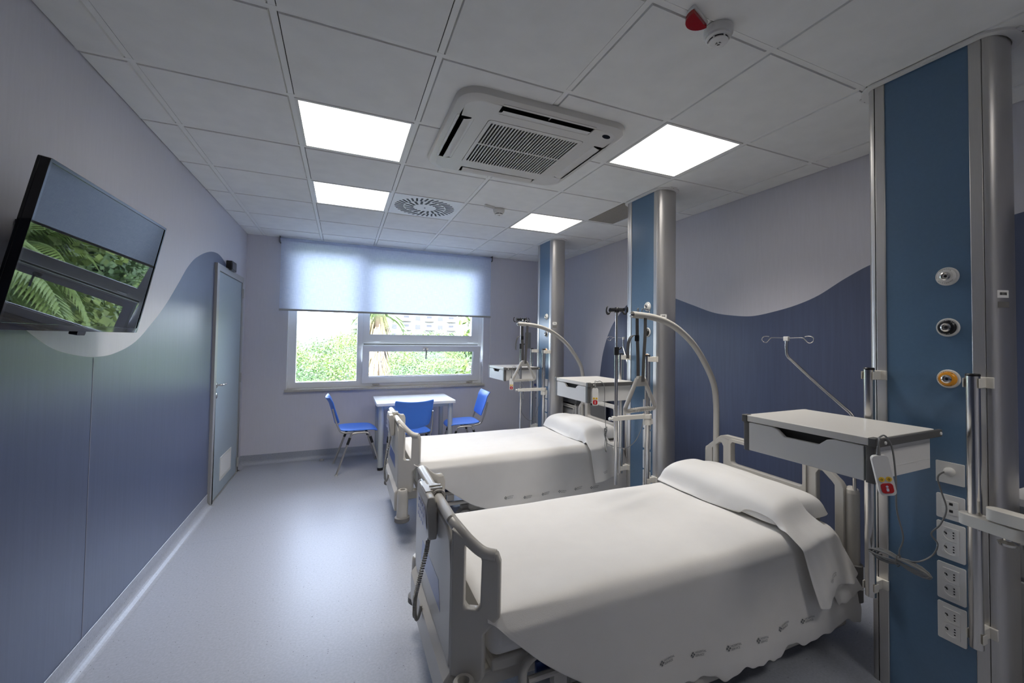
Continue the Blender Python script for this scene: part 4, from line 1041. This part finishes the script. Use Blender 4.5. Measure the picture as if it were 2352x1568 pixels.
# hand control hung on each footboard
def make_control(label, loc):
    t = thing('bed_control', label, 'bed control', loc, 0, 'bed controls on the footboards')
    y0, y1 = -.115, .095
    mb = MB(); mb.prism([(-.030, .712), (.0, .712), (.003, .75), (.0, .845), (-.010, .872), (-.034, .872), (-.040, .84)], lambda u, v, q: V((u, q, v)), y0, y1); bd = build(mb, 'body', 'bed_grey', t, local=True, bevel=.006, seg=3)
    mb = MB(); mb.add([(-.0407, y0+.02, .835), (-.0407, y1-.02, .835), (-.0358, y1-.02, .74), (-.0358, y0+.02, .74)], [(0, 1, 2, 3)]); 
    for i, p in enumerate(mb.v): mb.v[i] = p + V((-.0006, 0, 0))
    fc = build(mb, 'key_panel', 'lbl', bd, local=True, smooth=False)
    mb = MB()
    for i in range(4):
        for j in range(3):
            z = .822-.028*j; yy = y0+.045+.036*i; x = -.0407 - (z-.835)*-.055 - .0016
            mb.prism(rrect(yy-.009, z-.007, yy+.009, z+.007, .003, 2), lambda u, v, q: V((x+q+(.835-v)*.0, u, v)), -.0006, .0008)
    build(mb, 'keys', 'keys', fc, local=True, smooth=False)
    oc = [(.0165+.029*cos(a_), .848+.029*sin(a_)) for a_ in [R(205)-R(225)*i/14 for i in range(15)]]
    ic = [(.0165+.0205*cos(a_), .848+.0205*sin(a_)) for a_ in [R(205)-R(225)*i/14 for i in range(15)]]
    mb = MB(); mb.prism(oc + ic[::-1], lambda u, v, q: V((u, q, v)), -.055, .03)
    mb.box((-.034, -.055, .845), (-.006, .03, .876)); mb.box((-.012, -.012, .872), (.034, -.002, .8825)); mb.box((-.012, -.045, .872), (.034, -.035, .8825))
    build(mb, 'hanging_clip', 'bed_grey', t, local=True, bevel=.003)
    # coiled lead to the foot beam
    base = smooth_path([(-.026, -.085, .712), (-.032, -.078, .655), (-.045, -.025, .53), (-.050, .04, .42), (-.046, .075, .345), (-.040, .09, .315)], 56)
    pts = []
    for i, p in enumerate(base):
        a = i*1.25; rr = .0 if i < 18 else .0066
        pts.append(p + V((rr*cos(a), rr*sin(a), 0)))
    mb = MB(); mb.tube(pts, .0032, 6)
    mb.tube(smooth_path([(-.040, .09, .315), (-.034, .093, .30), (-.025, .09, .315), (-.018, .085, .36)], 4), .006, 8); build(mb, 'coiled_lead', 'cable_lt', t, local=True)
    return t
make_control('hand control with coiled lead hung on the footboard of the nearest bed', BED1 + V((0, -.03, 0)))
make_control('hand control with coiled lead hung on the footboard of the farther bed', BED2 + V((0, -.03, 0)))

# lifting poles with grab handles
def make_boom(label, loc):
    t = thing('lifting_pole', label, 'lifting pole', loc, 0, 'lifting poles over the beds')
    o = BED1
    P = [(2.602, -.193, .30), (2.602, -.193, .60), (2.602, -.193, .833), (2.602, -.193, 1.041), (2.570, -.199, 1.191), (2.462, -.220, 1.341), (2.344, -.242, 1.456), (2.200, -.269, 1.544), (2.073, -.293, 1.592), (1.953, -.316, 1.614), (1.858, -.333, 1.621), (1.772, -.350, 1.623)]
    P = [V(p)-o for p in P]
    mb = MB(); mb.tube(smooth_path(P, 5), .0195, 16); bm_ = build(mb, 'boom', 'bed_grey', t, local=True)
    d = (P[-1]-P[-2]).normalized()
    mb = MB(); mb.cyl(P[-1]-d*.002, P[-1]+d*.004, .0165, n=18); mb.lathe([(0, .012), (.012, .008), (.0165, .004)], P[-1], d, 18); build(mb, 'end_plug', 'steel', bm_, local=True)
    mb = MB(); e = P[-1]
    for (ax_, bx_) in ((.045, .055), (.085, .150)):
        a, b = e - d*ax_, e - d*bx_
        mb.tube(smooth_path([a+V((0, 0, .018)), a+V((0, 0, .036))-d*.002, a-d*.012+V((0, 0, .040)), b+V((0, 0, .036)), b+V((0, 0, .018))], 4), .0028, 6)
    build(mb, 'strap_guide', 'steel', bm_, local=True)
    mb = MB(); mb.cyl(P[1]-V((0, 0, .02)), P[1]+V((0, 0, .03)), .026, n=18); build(mb, 'socket_collar', 'bed_frame', t, local=True)
    return t
def make_grab(label, loc):
    t = thing('grab_handle', label, 'grab handle', loc, 0, 'grab handles on the lifting poles')
    o = BED1
    ex = V((1, -.185*-1, 0)).normalized(); ex = V((.983, .185, 0))
    c = V((1.846, -.3355, 0)) - o
    A = [V((-.022, 1.262)), V((.022, 1.262)), V((.128, 1.082)), V((-.128, 1.082))]
    # rounded triangular ring
    def ring():
        pts = []
        K = [(-.03, 1.252), (-.075, 1.175), (-.118, 1.103), (-.122, 1.082), (-.100, 1.072), (0, 1.076), (.100, 1.072), (.122, 1.082), (.118, 1.103), (.075, 1.175), (.03, 1.252)]
        return K
    mb = MB(); mb.tube([c + ex*u + V((0, 0, z)) for u, z in [(p.x, p.y) for p in smooth_path([V((a, b, 0)) for a, b in ring()], 4)]], .0125, 12)
    mb.prism([(-.036, 1.238), (-.045, 1.21), (.045, 1.21), (.036, 1.238), (.022, 1.268), (-.022, 1.268)], lambda u, v, q: c + ex*u + V((0, 0, v)) + V((-.185, .983, 0))*q, -.010, .010)
    for k in range(9): mb.lathe([(.0125, -.004), (.0142, 0), (.0125, .004)], c + ex*(-.072+.018*k) + V((0, 0, 1.0745)), ex, 12)
    build(mb, 'handle', 'bed_grey', t, local=True, bevel=.003)
    nrm = V((-.185, .983, 0))
    def strap(name, pts, w, m='webbing'):
        mb = MB(); P = smooth_path(pts, 5)
        for side in (-1, 1): pass
        vs = []; n = len(P)
        for i, p in enumerate(P):
            tg = (P[min(i+1, n-1)]-P[max(i-1, 0)]).normalized(); th = tg.cross(nrm).normalized() if abs(tg.dot(nrm)) < .99 else ex
            for a, b in ((-1, -1), (1, -1), (1, 1), (-1, 1)): vs.append(p + th*.0014*a*1.0 + nrm*0 + ex*0 + (nrm*(w/2)*b if name == 'strap_tail' else V((0, 0, 0))) + (ex*(w/2)*a if name != 'strap_tail' else V((0, 0, 0))) + (nrm*.0014*b if name != 'strap_tail' else V((0, 0, 0))))
        fs = [(i*4+k, i*4+(k+1) % 4, (i+1)*4+(k+1) % 4, (i+1)*4+k) for i in range(n-1) for k in range(4)] + [(0, 1, 2, 3), tuple(range((n-1)*4, n*4))]
        mb.add(vs, fs); return build(mb, name, m, t, local=True, smooth=False)
    at = lambda u, z, q=0: c + ex*u + V((0, 0, z)) + nrm*q
    strap('strap', [at(-.018, 1.612, .012), at(-.018, 1.5, .010), at(-.012, 1.40, .010), at(-.010, 1.262, .008)], .022)
    strap('strap', [at(.026, 1.612, -.012), at(.024, 1.5, -.012), at(.016, 1.36, -.010), at(.010, 1.235, -.011)], .022)
    strap('strap_tail', [at(-.02, 1.505, .02), at(-.055, 1.497, .022), at(-.077, 1.455, .024), at(-.082, 1.37, .024)], .022)
    mb = MB(); mb.cbox((0, 0, 0), (.030, .012, .036)); mb.v = [at(-.018, 1.488, .012) + ex*p.x + nrm*p.y + V((0, 0, p.z)) for p in mb.v]; build(mb, 'buckle', 'black', t, local=True, bevel=.003)
    return t
make_boom('curved grey lifting pole over the head of the nearest bed', BED1); make_boom('curved grey lifting pole over the head of the farther bed', BED2)
make_grab('triangular grab handle on straps beside the middle column', BED1)
make_grab('triangular grab handle on straps beside the far column', BED2)

# drip rods in the head sockets of the beds
def make_rod(label, loc, rz, hk=0):
    t = thing('drip_rod', label, 'drip rod', loc, rz, 'bent drip rods at the bed heads')
    h = .355
    mb = MB(); mb.tube(smooth_path([(0, 0, .25), (0, 0, .6), (0, 0, .95), (0, 0, 1.08), (0, .012, 1.115), (0, .06, 1.155), (0, .18, 1.25), (0, h-.04, 1.365), (0, h-.008, 1.395), (0, h, 1.43), (0, h, 1.49)], 5), .0088, 12); build(mb, 'rod', 'steel', t, local=True)
    mb = MB(); mb.cbox((0, h, 1.496), (.018, .03, .026)); build(mb, 'hook_block', 'white_pl', t, local=True, bevel=.003)
    for s in (-1, 1):
        pts = [(0, h+s*.012, 1.500), (0, h+s*.09, 1.502), (0, h+s*.108, 1.492), (0, h+s*.128, 1.474), (0, h+s*.146, 1.476), (0, h+s*.158, 1.490), (0, h+s*.150, 1.506), (0, h+s*.128, 1.511), (0, h+s*.108, 1.508)]
        pts = [(sin(hk)*(p[1]-h), h+cos(hk)*(p[1]-h), p[2]) for p in pts]
        mb = MB(); mb.tube(smooth_path(pts, 4), .0028, 7); build(mb, 'hook', 'steel', t, local=True)
    mb = MB(); mb.cyl((0, 0, .20), (0, 0, .375), .033, n=20); mb.box((-.05, -.02, .27), (0, .05, .32)); build(mb, 'socket', 'rubber', t, local=True)
    return t
make_rod('bent steel drip rod against the blue wall behind the nearest tray', (2.62, -1.04, 0), 0)
make_rod('bent steel drip rod partly hidden behind the middle column', (2.66, .793, 0), R(-22), R(-80))

# ------------------------------------------------------------------ bedside cabinets
def cabinet(label, loc, rz=0, kind=0):
    t = thing('bedside_cabinet', label, 'bedside cabinet', loc, rz, 'bedside cabinets by the right wall')
    # local: front faces -x, origin at floor centre
    mb = MB(); mb.box((-.20, -.21, .10), (.22, .21, .72)); build(mb, 'body', 'night', t, local=True, bevel=.012)
    mb = MB(); mb.box((-.215, -.185, .56), (-.198, .185, .695)); dr = build(mb, 'drawer', 'night', t, local=True, bevel=.006)
    mb = MB(); mb.box((-.217, -.17, .675), (-.214, .17, .692)); build(mb, 'drawer_grip', 'night_dk', dr, local=True)
    mb = MB(); mb.box((-.215, -.185, .13), (-.198, .185, .545)); dd = build(mb, 'door', 'night', t, local=True, bevel=.006)
    mb = MB(); mb.lathe([(0, 0), (.016, 0), (.018, -.006), (0, -.012)], (-.215, .12, .60), (1, 0, 0), 18); build(mb, 'knob', 'night', dr, local=True)
    mb = MB(); mb.box((-.20, -.215, .735), (.22, .215, .795)); build(mb, 'shelf', 'night_dk', t, local=True, bevel=.01)
    for x in (-.18, .2):
        for y in (-.19, .19):
            mb = MB(); mb.box((x-.015, y-.015, .72), (x+.015, y+.015, .85)); build(mb, 'top_support', 'night', t, local=True, smooth=False)
    mb = MB(); mb.prism(rrect(-.225, -.23, .23, .23, .03, 4), lambda u, v, q: V((u, v, q)), .842, .872); build(mb, 'top', ['night_dk', 'white_pl', 'navy'][kind], t, local=True, bevel=.005)
    for x in (-.15, .17):
        for y in (-.16, .16):
            mb = MB(); mb.lathe([(0, -.012), (.042, -.012), (.048, -.006), (.048, .006), (.042, .012), (0, .012)], (x, y, .048), (0, 1, 0), 20); mb.cyl((x, y, .05), (x, y, .105), .014, n=10); build(mb, 'castor', 'rubber', t, local=True)
    return t
n0 = cabinet('grey bedside cabinet between the far column and the farther bed', (2.90, 2.10, 0), 0, 0)
cabinet('bedside cabinet with white top at the right edge, behind the nearest column', (2.93, -1.76, 0), 0, 1)
cabinet('bedside cabinet with dark blue top behind the far column, by the window wall', (2.88, 2.74, 0), 0, 2)

# ------------------------------------------------------------------ outdoors
def ground_z(y): return interp([(4, -6.5), (12, -5.6), (25, -3.6), (45, -1.9), (75, -.2), (110, 1.2), (160, 2.0)], y)
mb = MB()
mb.grid(lambda u, v: V((-90+220*u, 4.2+150*v**1.5, ground_z(4.2+150*v**1.5) + .5*sin(u*31)*v + .3*sin(u*77+v*9)*v)), 60, 50)
tag(build(mb, 'hillside', 'hill', fix=False), 'sunlit green hillside beyond the window', 'hillside', kind='structure')

def leaf_cloud(mb, c, rad, n, size, rr, mi=0):
    for _ in range(n):
        d = V((rr.gauss(0, 1), rr.gauss(0, 1), rr.gauss(0, 1))).normalized()
        k = rr.uniform(.55, 1.05); p = V(c) + V((d.x*rad[0]*k, d.y*rad[1]*k, d.z*rad[2]*k))
        a = V((rr.gauss(0, 1), rr.gauss(0, 1), rr.gauss(0, 1))).normalized(); b = a.cross(d).normalized() if abs(a.dot(d)) < .98 else a.orthogonal()
        a = (a + d*.4).normalized(); s = size*rr.uniform(.6, 1.3)
        mb.add([p-b*s*.45, p+a*s*.5-V((0, 0, s*.1)), p+b*s*.45, p-a*s*.5], [(0, 1, 2, 3)], mi)
rr = random.Random(5)
mb = MB()
for i in range(190):
    y = rr.uniform(17, 80); x = rr.uniform(-.22, .50)*(y+2)+rr.uniform(-1, 1)
    s = rr.uniform(.6, 1.5)*(.6+y/55)
    leaf_cloud(mb, (x, y, ground_z(y)+s*.45), (s*1.1, s, s*.75), 620, .09*s, rr, rr.choice((0, 0, 1)))
tag(build(mb, 'hillside_shrubs', ['leaf1', 'leaf2'], smooth=False, fix=False), 'mass of green shrubs on the hillside beyond the window', 'shrubs', kind='stuff')
mb = MB()
for i in range(26):
    y = rr.uniform(12, 19); x = -.59 + y*rr.uniform(.43, .66)
    leaf_cloud(mb, (x, y, rr.uniform(-2.2, 2.6)), (1.3, 1.1, 1.1), 700, .22, rr, rr.choice((0, 1, 1)))
tag(build(mb, 'garden_shrubs', ['leaf1', 'leaf2'], smooth=False, fix=False), 'tall leafy shrubs outside to the right of the window, mirrored in the television', 'shrubs', kind='stuff')

def palm(label, x, y, zc, h, scale, nfr, dead, rr, skirt=0):
    t = thing('palm_tree', label, 'palm tree', (x, y, ground_z(y)))
    mb = MB(); z0 = ground_z(y)
    mb.tube([(x+.06*sin(i), y, z0+(zc-z0)*i/8) for i in range(9)], [.30*scale*(1-.03*i) for i in range(9)], 12); build(mb, 'trunk', 'bark', t)
    def fr(a, el, L, m, nm):
        mb = MB(); d = V((cos(a), sin(a), 0)); s = V((-sin(a), cos(a), 0)); P = []
        for i in range(13):
            k = i/12; P.append(V((x, y, zc)) + d*(L*k*cos(el)*(1-.15*k)) + V((0, 0, L*(sin(el)*k - .75*k*k*(.6+.4*cos(el))))))
        mb.tube(P, [.03*scale*(1-.06*i) for i in range(13)], 5)
        for i in range(2, 13):
            for j in (0, .5):
                k = min(11.99, i-j); p = P[int(k)].lerp(P[min(12, int(k)+1)], k-int(k)); l = .55*scale*(1-abs(k/12-.5)*.9)
                for q in (-1, 1):
                    tip = p + s*q*l + d*l*.5 - V((0, 0, l*.45)); wv = d*.035*scale
                    mb.add([p-wv, p+wv, tip], [(0, 1, 2)])
        build(mb, nm, m, t, smooth=False, fix=False)
    if skirt:
        mb = MB()
        for i in range(skirt*5):
            a = rr.uniform(0, 2*pi); z = zc - rr.uniform(.1, 2.3); r0 = .3*scale; L_ = rr.uniform(.5, 1.0); o_ = rr.uniform(.12, .32)
            d = V((cos(a), sin(a), 0)); s_ = V((-sin(a), cos(a), 0)); p = V((x, y, z)) + d*r0
            mb.add([p-s_*.03, p+s_*.03, p+d*o_-V((0, 0, L_))], [(0, 1, 2)])
        build(mb, 'dry_skirt', 'deadfrond', t, smooth=False, fix=False)
    for i in range(nfr): fr(2*pi*i/nfr*1.618+rr.uniform(-.1, .1), rr.uniform(-.1, 1.15), h, 'frond', 'frond')
    for i in range(dead): fr(2*pi*i/max(dead, 1)+rr.uniform(-.2, .2), rr.uniform(-1.35, -.9), h*.8, 'deadfrond', 'dry_frond')
    return t
palm('shaggy palm tree with dry hanging fronds beyond the window mullion', 1.50, 15.0, 2.45, 1.1, .9, 14, 0, rr, 90)
palm('palm crown outside right of the window, nearest to the wall, mirrored in the television', 4.95, 8.8, .55, 2.4, 1.1, 26, 0, rr)
palm('palm crown outside right of the window, farther out, mirrored in the television', 6.0, 11.4, .95, 2.8, 1.2, 26, 0, rr)

def block(label, x0, x1, y, z0, z1, nfl, nb, red):
    t = thing('apartment_building', label, 'building', ((x0+x1)/2, y+5, z0))
    mb = MB(); mb.box((x0, y, z0-2), (x1, y+10, z1)); build(mb, 'walls', 'bldg', t, smooth=False)
    fh = (z1-z0)/nfl; bw = (x1-x0)/nb
    for f in range(nfl):
        for b in range(nb):
            mb = MB(); cx = x0+bw*(b+.5); zz = z0+fh*(f+.25)
            mb.box((cx-bw*.22, y-.08, zz), (cx+bw*.22, y+.1, zz+fh*.5)); build(mb, 'window', 'bwin', t, smooth=False)
            if (b % 2) == 0:
                mb = MB(); mb.box((cx-bw*.42, y-1.2, zz-fh*.12), (cx+bw*.42, y, zz)); mb.box((cx-bw*.42, y-1.2, zz), (cx+bw*.42, y-1.1, zz+fh*.22)); build(mb, 'balcony', 'awning' if red else 'bldg', t, smooth=False)
    return t
block('pale apartment building on the hilltop, left part of the window', 2, 30, 118, 1.0, 13, 5, 9, False)
block('pale apartment building right of the palm on the hilltop', 42, 62, 122, 1.0, 15, 6, 8, False)
block('pale building with red balconies on the hilltop at right', 68, 92, 120, 1.0, 13, 5, 9, True)

# ------------------------------------------------------------------ light
wd = bpy.data.worlds.new('world'); S.world = wd; wd.use_nodes = True
N = wd.node_tree.nodes; L = wd.node_tree.links; bg = N['Background']
sky = N.new('ShaderNodeTexSky'); sky.sky_type = 'NISHITA'; sky.sun_disc = False; sky.sun_elevation = R(50); sky.sun_rotation = R(200); sky.air_density = 1.0; sky.dust_density = 2.0; sky.ozone_density = 1.5
mxn = N.new('ShaderNodeMix'); mxn.data_type = 'RGBA'; mxn.inputs[0].default_value = .45; mxn.inputs[7].default_value = (8.2, 9.0, 11.6, 1)
L.new(sky.outputs[0], mxn.inputs[6]); L.new(mxn.outputs[2], bg.inputs['Color'])
bg.inputs['Strength'].default_value = 2.1
sd = bpy.data.lights.new('sun', 'SUN'); so = bpy.data.objects.new('sun', sd); COL.objects.link(so)
sd.energy = 7; sd.color = (1, .95, .86); sd.angle = R(.6)
so.rotation_euler = V((.35, .75, -.85)).to_track_quat('-Z', 'Y').to_euler()

S.view_settings.view_transform = 'Standard'; S.view_settings.look = 'None'; S.view_settings.exposure = 0.10; S.view_settings.gamma = 1.0; S.view_settings.use_curve_mapping = False
S.cycles.use_denoising = True; S.cycles.max_bounces = 14; S.cycles.diffuse_bounces = 8; S.cycles.transparent_max_bounces = 12; S.cycles.sample_clamp_indirect = 8
